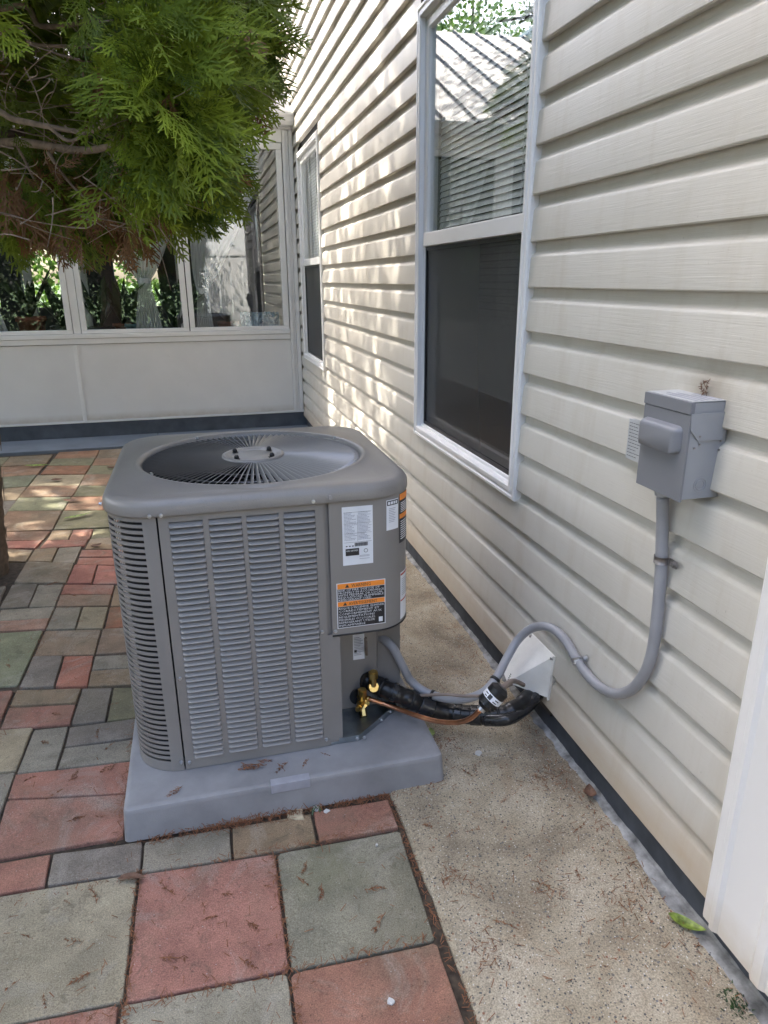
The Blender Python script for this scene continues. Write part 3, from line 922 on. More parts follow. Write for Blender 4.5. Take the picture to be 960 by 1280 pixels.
# ribbed roof panels rising away, coloured dark to dim their reflection
sl = 0.50
def zr(y): return 2.47 + (y - 6.05) * sl
x = -0.012
while x > XL:
    a = x - 0.30
    V = []
    for y in (YS - 0.09, 9.2):
        for xx, dz in ((a, 0), (a + 0.004, 0.028), (a + 0.022, 0.028), (a + 0.028, 0.0), (x, 0.0)):
            V.append((xx, y, zr(y) + dz))
        for xx in (x, a):
            V.append((xx, y, zr(y) - 0.05))
    n = 7
    F = [(i, (i + 1) % n, n + (i + 1) % n, n + i) for i in range(n)] + [tuple(reversed(range(n))), tuple(range(n, 2 * n))]
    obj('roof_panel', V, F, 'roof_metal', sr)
    x = a
# interior
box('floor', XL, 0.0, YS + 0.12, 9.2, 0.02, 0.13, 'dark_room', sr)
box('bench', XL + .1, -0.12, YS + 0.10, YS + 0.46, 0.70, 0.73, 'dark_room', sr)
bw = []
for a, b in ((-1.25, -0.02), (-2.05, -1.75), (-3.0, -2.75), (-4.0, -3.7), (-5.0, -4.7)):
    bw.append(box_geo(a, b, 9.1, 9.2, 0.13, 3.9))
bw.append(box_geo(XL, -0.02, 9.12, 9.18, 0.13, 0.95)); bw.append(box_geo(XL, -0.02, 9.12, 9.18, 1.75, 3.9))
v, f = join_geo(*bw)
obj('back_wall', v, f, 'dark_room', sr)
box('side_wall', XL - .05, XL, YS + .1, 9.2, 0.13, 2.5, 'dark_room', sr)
# white inner window posts half way back
for x_ in (-2.42, -1.93, -1.02):
    box('inner_post', x_, x_ + .07, 7.6, 7.66, 0.13, 2.45, 'sun_white', sr)

# curtains
def curtain(name, cx, top, tie, bot, wt, wb, yy, label, swag=0.0):
    V, F = [], []
    nu, nv = 60, 26
    for j in range(nv + 1):
        t = j / nv
        z = top + (bot - top) * t
        tt = (top - tie) / (top - bot)
        if t < tt:
            s = t / tt
            hw = wt * (1 - s) ** 0.7 * 0.5 + 0.035
            cxx = cx + swag * (1 - s)
        else:
            s = (t - tt) / (1 - tt)
            hw = 0.035 + (wb * 0.5 - 0.035) * s ** 0.8
            cxx = cx
        for i in range(nu + 1):
            u = i / nu * 2 - 1
            V.append((cxx + u * hw, yy + 0.018 * math.sin(u * 26 + 0.7 * math.sin(3 * t)) * (0.3 + min(1, hw / .2)), z))
    for j in range(nv):
        for i in range(nu):
            a = j * (nu + 1) + i
            F.append((a, a + 1, a + nu + 2, a + nu + 1))
    r = thing(name, label, 'curtain', (cx, yy, bot))
    obj('cloth', V, F, 'sheer', r, True)
    tv = [(cx + 0.045 * math.cos(a), yy + 0.03 * math.sin(a), z) for z in (tie - .022, tie + .022) for a in [2 * math.pi * k / 16 for k in range(16)]]
    obj('tie_band', tv, [(k, (k + 1) % 16, 16 + (k + 1) % 16, 16 + k) for k in range(16)], 'label', r, True)
curtain('curtain', -1.245, 2.20, 1.24, 0.76, 0.80, 0.24, YS + 0.085, 'white sheer curtain tied at the waist in the middle sunroom window')
curtain('curtain', -2.45, 2.20, 1.24, 0.76, 0.75, 0.34, YS + 0.085, 'white sheer curtain tied back in the leftmost sunroom window beside the tree trunk')
curtain('curtain', -0.80, 2.20, 1.16, 0.76, 0.55, 0.16, YS + 0.085, 'white sheer curtain sweeping down from the corner in the right sunroom window', swag=0.30)

def potted(name, x, y, r, h, potmat, kind, label, n=12, L=0.4):
    t = thing(name, label, 'plant', (x, y, 0.73))
    prof = [(r * 0.72, 0.0), (r * 0.95, h * 0.85), (r * 1.05, h * 0.85), (r * 1.05, h), (r * 0.9, h), (r * 0.85, h * 0.9)]
    V, F = [], []
    sg = 20
    for pr, pz in prof:
        V += [(x + pr * math.cos(2 * math.pi * k / sg), y + pr * math.sin(2 * math.pi * k / sg), 0.73 + pz) for k in range(sg)]
    for j in range(len(prof) - 1):
        for k in range(sg):
            F.append((j * sg + k, j * sg + (k + 1) % sg, (j + 1) * sg + (k + 1) % sg, (j + 1) * sg + k))
    F.append(tuple(range((len(prof) - 1) * sg, len(prof) * sg)))
    obj('pot', V, F, potmat, t, True)
    for i in range(n):
        an = 2 * math.pi * i / n + random.uniform(-.3, .3)
        l = L * random.uniform(.6, 1.1); wv = random.uniform(.018, .04)
        lean = random.uniform(.25, .8)
        V, F = [], []
        for k in range(7):
            s = k / 6
            d = l * lean * s; zz = 0.73 + h * .9 + l * (s - 0.45 * lean * s * s)
            ww = wv * math.sin(math.pi * min(1, s * .9 + .1)) + .002
            cx, cy = x + d * math.cos(an), y + d * math.sin(an)
            px_, py_ = -math.sin(an), math.cos(an)
            V += [(cx - px_ * ww, cy - py_ * ww, zz), (cx, cy, zz - ww * .4), (cx + px_ * ww, cy + py_ * ww, zz)]
        for k in range(6):
            for c in (0, 1):
                F.append((k * 3 + c, k * 3 + c + 1, k * 3 + c + 4, k * 3 + c + 3))
        obj('leaf', V, F, 'houseplant', t, True)
potted('potted_plant', -2.16, YS + .27, .11, .24, 'terracotta', 0, 'strap leaved plant in a tall brown pot behind the leftmost sunroom pane', 14, .5)
potted('potted_plant', -1.93, YS + .30, .10, .16, 'black', 0, 'dark broad leaved plant in a black pot just left of the wide sunroom mullion', 12, .45)
potted('potted_plant', -1.64, YS + .28, .11, .15, 'black', 0, 'arching dark houseplant in a black pot just right of the wide sunroom mullion', 14, .5)
potted('potted_plant', -1.47, YS + .33, .08, .17, 'terracotta', 0, 'houseplant in a terracotta pot between black pot and blue pot', 12, .5)
potted('potted_plant', -1.36, YS + .25, .085, .17, 'bluepot', 0, 'leafy plant in a pale blue patterned pot by the waisted curtain', 10, .35)
potted('potted_plant', -1.04, YS + .30, .09, .12, 'black', 0, 'slender dark plant at the right end of the middle sunroom window', 12, .6)
potted('potted_plant', -0.60, YS + .33, .09, .17, 'terracotta', 0, 'small plant in a terracotta pot beside the crinkled plastic sheet', 7, .22)
# crinkled plastic film
V, F = [], []
nu, nv = 30, 14
for j in range(nv + 1):
    for i in range(nu + 1):
        x = -0.50 + 0.33 * i / nu
        V.append((x, YS + 0.14 + random.uniform(-.02, .02) + .05 * j / nv, 0.74 + 0.24 * j / nv + random.uniform(-.006, .006)))
for j in range(nv):
    for i in range(nu):
        a = j * (nu + 1) + i
        F.append((a, a + 1, a + nu + 2, a + nu + 1))
obj('plastic_sheet', V, F, 'plastic_blue', None, label='crinkled blue and white plastic film standing behind the right sunroom pane', category='plastic film') if False else tag(obj('plastic_sheet', V, F, 'plastic_blue'), 'crinkled blue and white plastic film standing behind the right sunroom pane', 'plastic film')

# ==================================================================
# EQUIPMENT PAD and AIR CONDITIONER
# ==================================================================
PT = 0.085
def pad_geo():
    # tapered plastic pad, rounded top edge
    levels = [(0.0, 0.0), (0.005, 0.070), (0.0055, 0.076), (0.0075, 0.0815), (0.0125, PT - .0008), (0.019, PT), (0.026, PT)]
    X0, X1, Ya, Yb = -1.141, -0.352, 1.403, 2.235
    V = []
    cs = 5
    for off, z in levels:
        r = 0.014
        for cx, cy, a0 in ((X1 - r, Yb - r, 0), (X0 + r, Yb - r, 90), (X0 + r, Ya + r, 180), (X1 - r, Ya + r, 270)):
            for k in range(cs + 1):
                a = math.radians(a0 + 90 * k / cs)
                V.append((cx + (r - off * .0) * math.cos(a) - off * (1 if cx > -0.7 else -1), cy + r * math.sin(a) - off * (1 if cy > 1.8 else -1), z))
    n = 4 * (cs + 1)
    F = []
    for k in range(len(levels) - 1):
        for i in range(n):
            j = (i + 1) % n
            F.append((k * n + i, k * n + j, (k + 1) * n + j, (k + 1) * n + i))
    F.append(tuple(range((len(levels) - 1) * n, len(levels) * n)))
    return V, F
padt = thing('equipment_pad', 'square blue grey plastic pad under the air conditioner', 'pad', (-0.75, 1.82, 0))
MAT['plate'] = simple('pale_plate', (0.34, 0.345, 0.39), 0.5)
v, f = pad_geo()
o = obj('base', v, f, 'pad', padt, True); o.data.set_sharp_from_angle(angle=math.radians(40))
# raised moulding mark on the front edge
v, f = box_geo(-0.797, -0.702, 1.4045, 1.428, 0.062, 0.0862, 0.0012)
obj('maker_plate', v, f, 'plate', padt)

ac = thing('air_conditioner', 'taupe grey louvered air conditioner condenser with round fan grille on top', 'air conditioner', (-0.7575, 1.86, PT))
BX0, BX1, BY0, BY1 = -1.110, -0.405, 1.518, 2.212
CR = 0.110
ZB, ZT = 0.0865, 0.760
def rrect(x0, x1, y0, y1, r, off=0.0, n=10, start=0):
    pts = []
    x0 += off; x1 -= off; y0 += off; y1 -= off
    r = max(r - off, 0.001)
    for cx, cy, a0 in ((x1 - r, y1 - r, 0), (x0 + r, y1 - r, 90), (x0 + r, y0 + r, 180), (x1 - r, y0 + r, 270)):
        for k in range(n + 1):
            a = math.radians(a0 + 90 * k / n)
            pts.append((cx + r * math.cos(a), cy + r * math.sin(a)))
    return pts

# dark coil behind the louvers
pts = rrect(BX0, BX1, BY0, BY1, CR, 0.024)
pts = [p for p in pts]
n = len(pts)
V = [(x, y, z) for z in (ZB + .01, ZT - .02) for x, y in pts]
# coil only as an open sheet that skips the service corner
skip = [i for i, (x, y) in enumerate(pts) if x > -0.60 and y < 1.68]
F = [(i, (i + 1) % n, n + (i + 1) % n, n + i) for i in range(n) if i not in skip and (i + 1) % n not in skip and (i + 1) % n != 0 or False]
obj('coil', V, F, 'coil', ac, True)

# front louver panel: flat frame sheet with four open columns, 43 louvers each
COLS = [(-0.973, -0.900), (-0.8875, -0.8145), (-0.8045, -0.7315), (-0.7205, -0.6475)]
NR = 43
LZ0, LZ1 = 0.116, 0.736
PZ = (LZ1 - LZ0) / NR
fr = []
xe = [-0.9945] + [c for cc in COLS for c in cc] + [-0.628]
for i in range(0, len(xe), 2):
    fr.append(box_geo(xe[i], xe[i + 1], BY0, BY0 + 0.0025, LZ0, LZ1))
fr.append(box_geo(-0.9945, -0.628, BY0, BY0 + 0.0025, ZB, LZ0)); fr.append(box_geo(-0.9945, -0.628, BY0, BY0 + 0.0025, LZ1, ZT))
fr.append(box_geo(-0.6305, -0.628, BY0 + 0.0025, BY0 + 0.02, ZB, ZT))
v, f = join_geo(*fr)
obj('louver_panel', v, f, 'ac_paint', ac)
def louver_mesh(w, name):
    # stamped hood: from the sheet plane at its top, bulging out to a proud lower lip, with rounded ends
    prof = [(0.0190, PZ * 1.05), (0.0120, PZ * 0.86), (0.0030, PZ * 0.58), (-0.0052, PZ * 0.30), (-0.0072, PZ * 0.20), (-0.0068, PZ * 0.10), (-0.0030, PZ * 0.06)]
    xs = [0, 0.0022, 0.005, w / 2, w - 0.005, w - 0.0022, w]
    en = [0.0, 0.72, 1, 1, 1, 0.72, 0.0]
    V, F = [], []
    for x_, e in zip(xs, en):
        for y_, z_ in prof:
            yy = 0.0030 + (y_ - 0.0030) * e
            V.append((x_, yy, z_ * (0.86 + .14 * e)))
    m = len(prof)
    for i in range(len(xs) - 1):
        for k in range(m - 1):
            F.append((i * m + k, i * m + k + 1, (i + 1) * m + k + 1, (i + 1) * m + k))
    me, _ = mesh_from(name, V, F, 'louver', True, recenter=False)
    return me
lm = louver_mesh(0.0745, 'louver')
for (a, b) in COLS:
    for r_ in range(NR):
        shared('louver', lm, (a - 0.0007, BY0 + 0.0005, LZ0 + r_ * PZ), ac)
# wrap-round corner panel: slotted, with the bars between the slots as parts
cpt = []
ccx, ccy = BX0 + CR, BY0 + CR
cpt.append((-0.9985, BY0)); cpt.append((ccx + 0.0, BY0))
arc = [(ccx - CR * math.sin(math.radians(a)), ccy - CR * math.cos(math.radians(a))) for a in np.linspace(0, 90, 15)]
side_end = 2.10
def strip(pl, z0, z1, th=0.002):
    V = [(x, y, z) for z in (z0, z1) for x, y in pl]
    n = len(pl)
    F = [(i, n + i, n + i + 1, i + 1) for i in range(n - 1)]
    # inner skin
    Vi = []
    for z in (z0, z1):
        for i, (x, y) in enumerate(pl):
            nx_, ny_ = (x - (-0.75)), (y - 1.86)
            # inward offset
            if y <= ccy and x <= ccx + 1e-6:
                d = Vector((ccx - x, ccy - y)); d = d.normalized() if d.length > 1e-6 else Vector((0, 1))
            elif x > ccx: d = Vector((0, 1))
            else: d = Vector((1, 0))
            Vi.append((x + d.x * th, y + d.y * th, z))
    o_ = len(V)
    V += Vi
    F += [(o_ + i, o_ + i + 1, o_ + n + i + 1, o_ + n + i) for i in range(n - 1)]
    F += [(i, i + 1, o_ + i + 1, o_ + i) for i in range(n - 1)]
    F += [(n + i, o_ + n + i, o_ + n + i + 1, n + i + 1) for i in range(n - 1)]
    F += [(0, o_, o_ + n, n), (n - 1, 2 * n - 1, o_ + 2 * n - 1, o_ + n - 1)]
    return V, F
full = [(-0.9985, BY0)] + arc
vert0 = strip([(-0.9985, BY0)] + [(ccx - CR * math.sin(math.radians(a)), ccy - CR * math.cos(math.radians(a))) for a in np.linspace(0, 15, 4)], ZB, ZT)
slot_pl = [(ccx - CR * math.sin(math.radians(a)), ccy - CR * math.cos(math.radians(a))) for a in np.linspace(15, 90, 13)] + [(BX0, ccy + .02)]
geos = [vert0, strip(slot_pl, ZB, LZ0 - 0.002), strip(slot_pl, LZ1 + 0.004, ZT), strip([(BX0, ccy + .02), (BX0, ccy + 0.05)], ZB, ZT)]
v, f = join_geo(*geos)
o = obj('corner_panel', v, f, 'ac_paint', ac, True); o.data.set_sharp_from_angle(angle=math.radians(35))
barv, barf = strip(slot_pl, 0, PZ * 0.50, 0.003)
bme, bc = mesh_from('corner_bar', barv, barf, 'ac_paint', True)
bme.set_sharp_from_angle(angle=math.radians(40))
for r_ in range(NR):
    shared('corner_bar', bme, (bc[0], bc[1], LZ0 + 0.001 + r_ * PZ + PZ * 0.25), ac)
# rounded slot ends (web between slot and plain strip)
# left, rear and right sides
geos = [box_geo(BX0, BX0 + .002, ccy + .05, BY1 - CR, ZB, LZ0), box_geo(BX0, BX0 + .002, ccy + .05, BY1 - CR, LZ1, ZT)]
for c in range(4):
    y_ = ccy + .05 + c * 0.118
    geos.append(box_geo(BX0, BX0 + .002, y_, y_ + .014, LZ0, LZ1))
v, f = join_geo(*geos)
obj('side_panel', v, f, 'ac_paint', ac)
geos = []
for r_ in range(NR):
    z = LZ0 + r_ * PZ
    geos.append(([(BX0 + .004, ccy + .055, z + PZ), (BX0 + .004, BY1 - CR, z + PZ), (BX0 - .004, BY1 - CR, z + .003), (BX0 - .004, ccy + .055, z + .003)], [(0, 1, 2, 3)]))
v, f = join_geo(*geos)
obj('side_louvers', v, f, 'louver', ac, kind='stuff')
rear = [(BX0, BY1 - CR)] + [(BX0 + CR - CR * math.cos(math.radians(a)), BY1 - CR + CR * math.sin(math.radians(a))) for a in np.linspace(0, 90, 9)] + \
       [(BX1 - CR + CR * math.sin(math.radians(a)), BY1 - CR + CR * math.cos(math.radians(a))) for a in np.linspace(0, 90, 9)] + [(BX1, 1.72)]
n = len(rear)
V = [(x, y, z) for z in (ZB, ZT) for x, y in rear]
o = obj('rear_panel', V, [(i, i + 1, n + i + 1, n + i) for i in range(n - 1)], 'ac_paint', ac, True)
# recessed channel between louver panel and service corner
box('channel', -0.628, -0.612, BY0 + 0.009, BY0 + 0.014, ZB + 0.006, ZT, 'ac_paint', ac)
box('channel_edge', -0.6145, -0.6125, BY0 - 0.001, BY0 + 0.0088, 0.405, ZT, 'ac_paint', ac)
# service corner: curved access cover
SR = 0.095
scx, scy = BX1 - SR, BY0 - 0.002 + SR
def cover_path(off=0.0):
    p = [(-0.616, BY0 - 0.002 - off), (-0.56, BY0 - 0.002 - off), (scx, BY0 - 0.002 - off)]
    p += [(scx + (SR + off) * math.sin(math.radians(a)), scy - (SR + off) * math.cos(math.radians(a))) for a in np.linspace(6, 90, 15)]
    p += [(BX1 + off, 1.72), (BX1 + off, 1.80)]
    return p
pl = cover_path()
n = len(pl)
V = [(x, y, z) for z in (0.405, ZT + .002) for x, y in pl]
F = [(i, i + 1, n + i + 1, n + i) for i in range(n - 1)]
# folded-in bottom flange
def inward(x, y, d):
    if x < scx: return (x, y + d)
    if y > scy: return (x - d, y)
    v_ = Vector((scx - x, scy - y)).normalized()
    return (x + v_.x * d, y + v_.y * d)
V += [(*inward(x, y, 0.016), 0.405) for x, y in pl]
F += [(2 * n + i, 2 * n + i + 1, i + 1, i) for i in range(n - 1)]
o = obj('access_cover', V, F, 'ac_paint', ac, True); o.data.set_sharp_from_angle(angle=math.radians(40))
edge = [(x, y, 0.4055) for x, y in cover_path(0.0008)]
v, f = tube_geo(edge, 0.0022, 6, 1, False)
obj('edge_trim', v, f, 'black', ac, True)
# below the cover: front strip, recessed service plate, side wall
box('front_strip', -0.628, -0.597, BY0 + 0.001, BY0 + 0.003, ZB + .008, 0.408, 'ac_paint', ac)
box('recess_wall', -0.599, -0.597, BY0 + 0.003, 1.66, ZB + .008, 0.46, 'ac_paint', ac)
V = [(-0.5965, 1.660, ZB + .006), (-0.470, 1.660, ZB + .006), (-0.462, 1.672, ZB + .006), (-0.405, 1.648, ZB + .006)]
V += [(x, y, 0.46) for x, y, z in V]
obj('service_plate', V, [(0, 1, 5, 4), (1, 2, 6, 5), (2, 3, 7, 6)], 'ac_paint', ac)
box('side_wall', BX1 - .002, BX1, 1.648, 1.73, ZB + .006, 0.46, 'ac_paint', ac)
# base pan with chamfered corner and rolled lip
def pan_pts(off):
    return [(BX0 + .02 - off, BY0 + .14 - off), (BX0 + .13 - off, BY0 + .012 - off), (-0.552 - off * .4, BY0 + .004 - off), (-0.418 + off, 1.636 - off * .4), (BX1 + .0 + off, 1.70), (BX1 + off, BY1 - .02), (BX0 + .02, BY1 - .02)]
P0, P1 = pan_pts(0.0), pan_pts(0.004)
V = [(x, y, PT + .0015) for x, y in P1] + [(x, y, PT + .018) for x, y in P1] + [(x, y, PT + .018) for x, y in P0] + [(x, y, PT + .007) for x, y in P0]
n = 7
F = []
for k in range(3):
    for i in range(n):
        j = (i + 1) % n
        F.append((k * n + i, k * n + j, (k + 1) * n + j, (k + 1) * n + i))
F.append(tuple(range(3 * n, 4 * n)))
obj('base_pan', V, F, 'pan', ac)
# solid foot of the body resting on the pad
geos = [box_geo(-0.9945, -0.63, BY0 + .003, BY0 + .02, PT + .0005, ZB + .004)]
v, f = join_geo(*geos)
obj('bottom_rail', v, f, 'black', ac)

# lid: rounded square with circular opening
FC = (-0.7575, 1.852)
FR_ = 0.284
def ang_sample(path, cx, cy, nn=144):
    """resample closed path by angle about (cx, cy)"""
    out = []
    P_ = [Vector((x - cx, y - cy)) for x, y in path]
    for i in range(nn):
        a = 2 * math.pi * i / nn
        d = Vector((math.cos(a), math.sin(a)))
        best = None
        for k in range(len(P_)):
            p, q = P_[k], P_[(k + 1) % len(P_)]
            e = q - p
            den = d.x * e.y - d.y * e.x
            if abs(den) < 1e-12: continue
            t = (p.x * e.y - p.y * e.x) / den
            s = (p.x * d.y - p.y * d.x) / den
            if t > 0 and -1e-6 <= s <= 1 + 1e-6:
                if best is None or t > best: best = t
        out.append((cx + d.x * best, cy + d.y * best))
    return out
LX0, LX1, LY0, LY1 = BX0 - 0.007, BX1 + 0.007, BY0 - 0.010, BY1 + 0.008
lp = []
for off, z in ((0.004, 0.752), (0.0, 0.7525), (-0.001, 0.756), (-0.0005, 0.766), (0.0006, 0.774), (0.003, 0.7808), (0.0075, 0.7865), (0.014, 0.7900), (0.0225, 0.7918), (0.038, 0.7926)):
    lp.append([(x, y, z) for x, y in ang_sample(rrect(LX0, LX1, LY0, LY1, CR + .012, off, 12), *FC)])
for r_, z in ((FR_ + .022, 0.7945), (FR_ + .0175, 0.7975), (FR_ + .012, 0.7985), (FR_ + .006, 0.796), (FR_ + .002, 0.789), (FR_, 0.778), (FR_ - .002, 0.752)):
    lp.append([(FC[0] + r_ * math.cos(2 * math.pi * i / 144), FC[1] + r_ * math.sin(2 * math.pi * i / 144), z) for i in range(144)])
V = [p for l in lp for p in l]
F = []
n = 144
for k in range(len(lp) - 1):
    for i in range(n):
        j = (i + 1) % n
        F.append((k * n + i, k * n + j, (k + 1) * n + j, (k + 1) * n + i))
o = obj('lid', V, F, 'ac_lid', ac, True)
# fan guard: tilted radial fins
R0, R1 = 0.076, FR_ - 0.001
fv = []
tl = math.radians(33)
hw = 0.0052
for r_, zc in ((R0, 0.7925), (R0 + .03, 0.7945), (0.18, 0.7940), (R1 - .012, 0.7905), (R1, 0.7865)):
    w_ = hw * (0.8 if r_ > R0 else .5)
    fv += [(r_, -w_ * 0.75, zc - w_ * .95), (r_, w_ * 0.75, zc + w_ * .55)]
ff = [(2 * k, 2 * k + 1, 2 * k + 3, 2 * k + 2) for k in range(4)]
# give each fin thickness
fv2 = [(x, y + 0.0013, z) for x, y, z in fv]
m_ = len(fv)
ff += [tuple(reversed([i + m_ for i in q])) for q in ff[:4]]
ff += [(2 * k + 1, 2 * k + 1 + m_, 2 * k + 3 + m_, 2 * k + 3) for k in range(4)]
MAT['fin'] = simple('fan_guard_paint', (0.30, 0.29, 0.285), 0.30, metal=0.25, var=0.02, bmp=0)
fme, _ = mesh_from('guard_fin', [(x, y, z - 0.79) for x, y, z in fv + fv2], ff, 'fin', False, recenter=False)
NF = 98
for i in range(NF):
    shared('guard_fin', fme, (FC[0], FC[1], 0.790), ac, rot=(0, 0, 2 * math.pi * i / NF))
for rr, zz in ((0.17, 0.7885), (0.235, 0.7875)):
    v, f = tube_geo([(FC[0] + rr * math.cos(a), FC[1] + rr * math.sin(a), zz - .002) for a in np.linspace(0, 2 * math.pi, 73)], 0.0015, 6, 1, False)
    obj('guard_ring', v, f, 'fin', ac, True)
# hub plate
def lathe(prof, c, sg=40):
    V, F = [], []
    for r_, z in prof:
        V += [(c[0] + r_ * math.cos(2 * math.pi * k / sg), c[1] + r_ * math.sin(2 * math.pi * k / sg), z) for k in range(sg)]
    for j in range(len(prof) - 1):
        for k in range(sg):
            F.append((j * sg + k, j * sg + (k + 1) % sg, (j + 1) * sg + (k + 1) % sg, (j + 1) * sg + k))
    F.append(tuple(range((len(prof) - 1) * sg, len(prof) * sg)))
    return V, F
v, f = lathe([(0.082, 0.780), (0.083, 0.793), (0.0815, 0.7985), (0.077, 0.8005), (0.070, 0.7985), (0.058, 0.7950), (0.052, 0.7960), (0.02, 0.7960)], FC)
hub = obj('hub', v, f, 'ac_lid', ac, True)
for a in (40, 140, 220, 320):
    bx, by = FC[0] + 0.060 * math.cos(math.radians(a)), FC[1] + 0.060 * math.sin(math.radians(a))
    v, f = join_geo(cyl_geo((bx, by, .7940), (bx, by, .7970), .0095, seg=12), cyl_geo((bx, by, .7970), (bx, by, .8035), .0070, seg=6), cyl_geo((bx, by, .8035), (bx, by, .8070), .0058, .003, 10))
    obj('bolt', v, f, 'black', hub)
# fan under the guard
fan = []
v, f = lathe([(0.07, 0.60), (0.07, 0.70), (0.065, 0.71), (0.01, 0.715)], FC, 24)
fo = obj('fan_motor', v, f, 'black', ac, True)
for b_ in range(3):
    V, F = [], []
    for i in range(7):
        r_ = 0.06 + 0.20 * i / 6
        for k in range(7):
            a = b_ * 2 * math.pi / 3 + (k / 6 - .5) * (1.15) + i * .06
            V.append((FC[0] + r_ * math.cos(a), FC[1] + r_ * math.sin(a), 0.69 + 0.06 * (k / 6)))
    for i in range(6):
        for k in range(6):
            q = i * 7 + k
            F.append((q, q + 1, q + 8, q + 7))
    obj('fan_blade', V, F, 'box_front', ac, True)
# screws
for x in (-1.010, -0.986): screw_head(ac, (x, LY0 - .001, 0.757), (0, -1, 0))
for x in (-0.652,): screw_head(ac, (x, LY0, 0.760), (0, -1, 0))
screw_head(ac, (-0.614, LY0 - .0005, 0.7665), (0, -1, 0.3), r=0.0048, mat='ac_lid')
for p in ((-1.004, BY0 - .0005, 0.112), (-0.985, BY0 - .0005, 0.108), (-0.985, BY0, 0.345), (-0.641, BY0, 0.108), (-0.641, BY0, 0.42)): screw_head(ac, p, (0, -1, 0))
screw_head(ac, (-0.6085, BY0 - .002, 0.418), (0, -1, 0))
screw_head(ac, (BX0 - .006, 1.60, 0.766), (-1, 0, .3))
for a in (30, 120, 208, 330):
    screw_head(ac, (FC[0] + (FR_ + .004) * math.cos(math.radians(a)), FC[1] + (FR_ + .004) * math.sin(math.radians(a)), 0.7945), (0, 0, 1), r=.0035)
for x in (-0.57, -0.59): screw_head(ac, (x + .03, BY0 - .0005, PT + .010), (0, -1, 0))
screw_head(ac, (-0.478, 1.580, PT + .010), (.7, -.7, 0)); screw_head(ac, (-0.445, 1.610, PT + .010), (.7, -.7, 0))

# ---- labels on the unit
def flat_label(name, x0, x1, z0, z1, mat, y=BY0 - 0.0030, parent=ac):
    return box(name, x0, x1, y, y + 0.0008, z0, z1, mat, parent)
def text_geo(s, x, z, size, y, width=None, center=False):
    cu = bpy.data.curves.new('txt', 'FONT')
    cu.body = s
    cu.size = size
    cu.resolution_u = 1
    cu.align_x = 'CENTER' if center else 'LEFT'
    o = bpy.data.objects.new('txt', cu)
    COL.objects.link(o)
    bpy.context.view_layer.update()
    dg = bpy.context.evaluated_depsgraph_get()
    me = bpy.data.meshes.new_from_object(o.evaluated_get(dg))
    vs = [(v.co.x, v.co.y) for v in me.vertices]
    fs = [tuple(p.vertices) for p in me.polygons]
    bpy.data.objects.remove(o)
    bpy.data.curves.remove(cu)
    bpy.data.meshes.remove(me)
    if width and vs:
        w0 = max(v[0] for v in vs) - min(v[0] for v in vs)
        k = width / w0
        vs = [(v[0] * k, v[1]) for v in vs]
    return [(x + a, y, z + b) for a, b in vs], fs
def text_part(name, lines, mat, parent, y):
    g = [text_geo(s, x, z, sz, y, w, c) for s, x, z, sz, w, c in lines]
    v, f = join_geo(*g)
    return obj(name, v, f, mat, parent)

# warning sticker
wl_ = flat_label('warning_label', -0.603, -0.481, 0.424, 0.545, 'label')
yy = BY0 - 0.0034
box('orange_band', -0.601, -0.483, yy - .0003, yy, 0.530, 0.5435, 'orange', wl_)
box('orange_band', -0.601, -0.483, yy - .0003, yy, 0.4835, 0.4955, 'orange', wl_)
box('black_field', -0.601, -0.483, yy - .0003, yy, 0.4965, 0.529, 'blackl', wl_)
box('black_field', -0.601, -0.483, yy - .0003, yy, 0.426, 0.4825, 'blackl', wl_)
ty = yy - .0006
text_part('heading_text', [('WARNING', -0.542, 0.5325, 0.0125, 0.048, True), ('AVERTISSEMENT', -0.538, 0.4855, 0.0115, 0.072, True)], 'ink', wl_, ty)
tri = []
for cx, z in ((-0.577, 0.5325), (-0.583, 0.4855)):
    tri.append(([(cx - .005, ty, z), (cx + .005, ty, z), (cx, ty, z + .009)], [(0, 1, 2)]))
v, f = join_geo(*tri)
obj('warning_triangle', v, f, 'ink', wl_)
L1 = ['RISK OF FIRE. DISPOSE OF', 'PROPERLY IN ACCORDANCE', 'WITH FEDERAL OR LOCAL', 'REGULATIONS. FLAMMABLE', 'REFRIGERANT USED.']
W1 = [.103, .114, .112, .113, .084]
L2 = ["RISQUE D'INCENDIE. ELIMINER", 'CORRECTEMENT ET', 'CONFORMEMENT AUX', 'REGLEMENTATIONS', 'FEDERALES OU LOCALES.', 'REFRIGERANT UTILISE', 'INFLAMMABLE']
W2 = [.114, .102, .108, .090, .092, .090, .066]
ln = [(s, -0.5995, 0.5232 - i * 0.0064, 0.0074, W1[i], False) for i, s in enumerate(L1)]
ln += [(s, -0.5995, 0.4752 - i * 0.0077, 0.0078, W2[i], False) for i, s in enumerate(L2)]
text_part('warning_text', ln, 'label', wl_, ty)
box('booklet_icon', -0.4985, -0.4885, ty, ty + .0002, 0.431, 0.444, 'label', wl_)

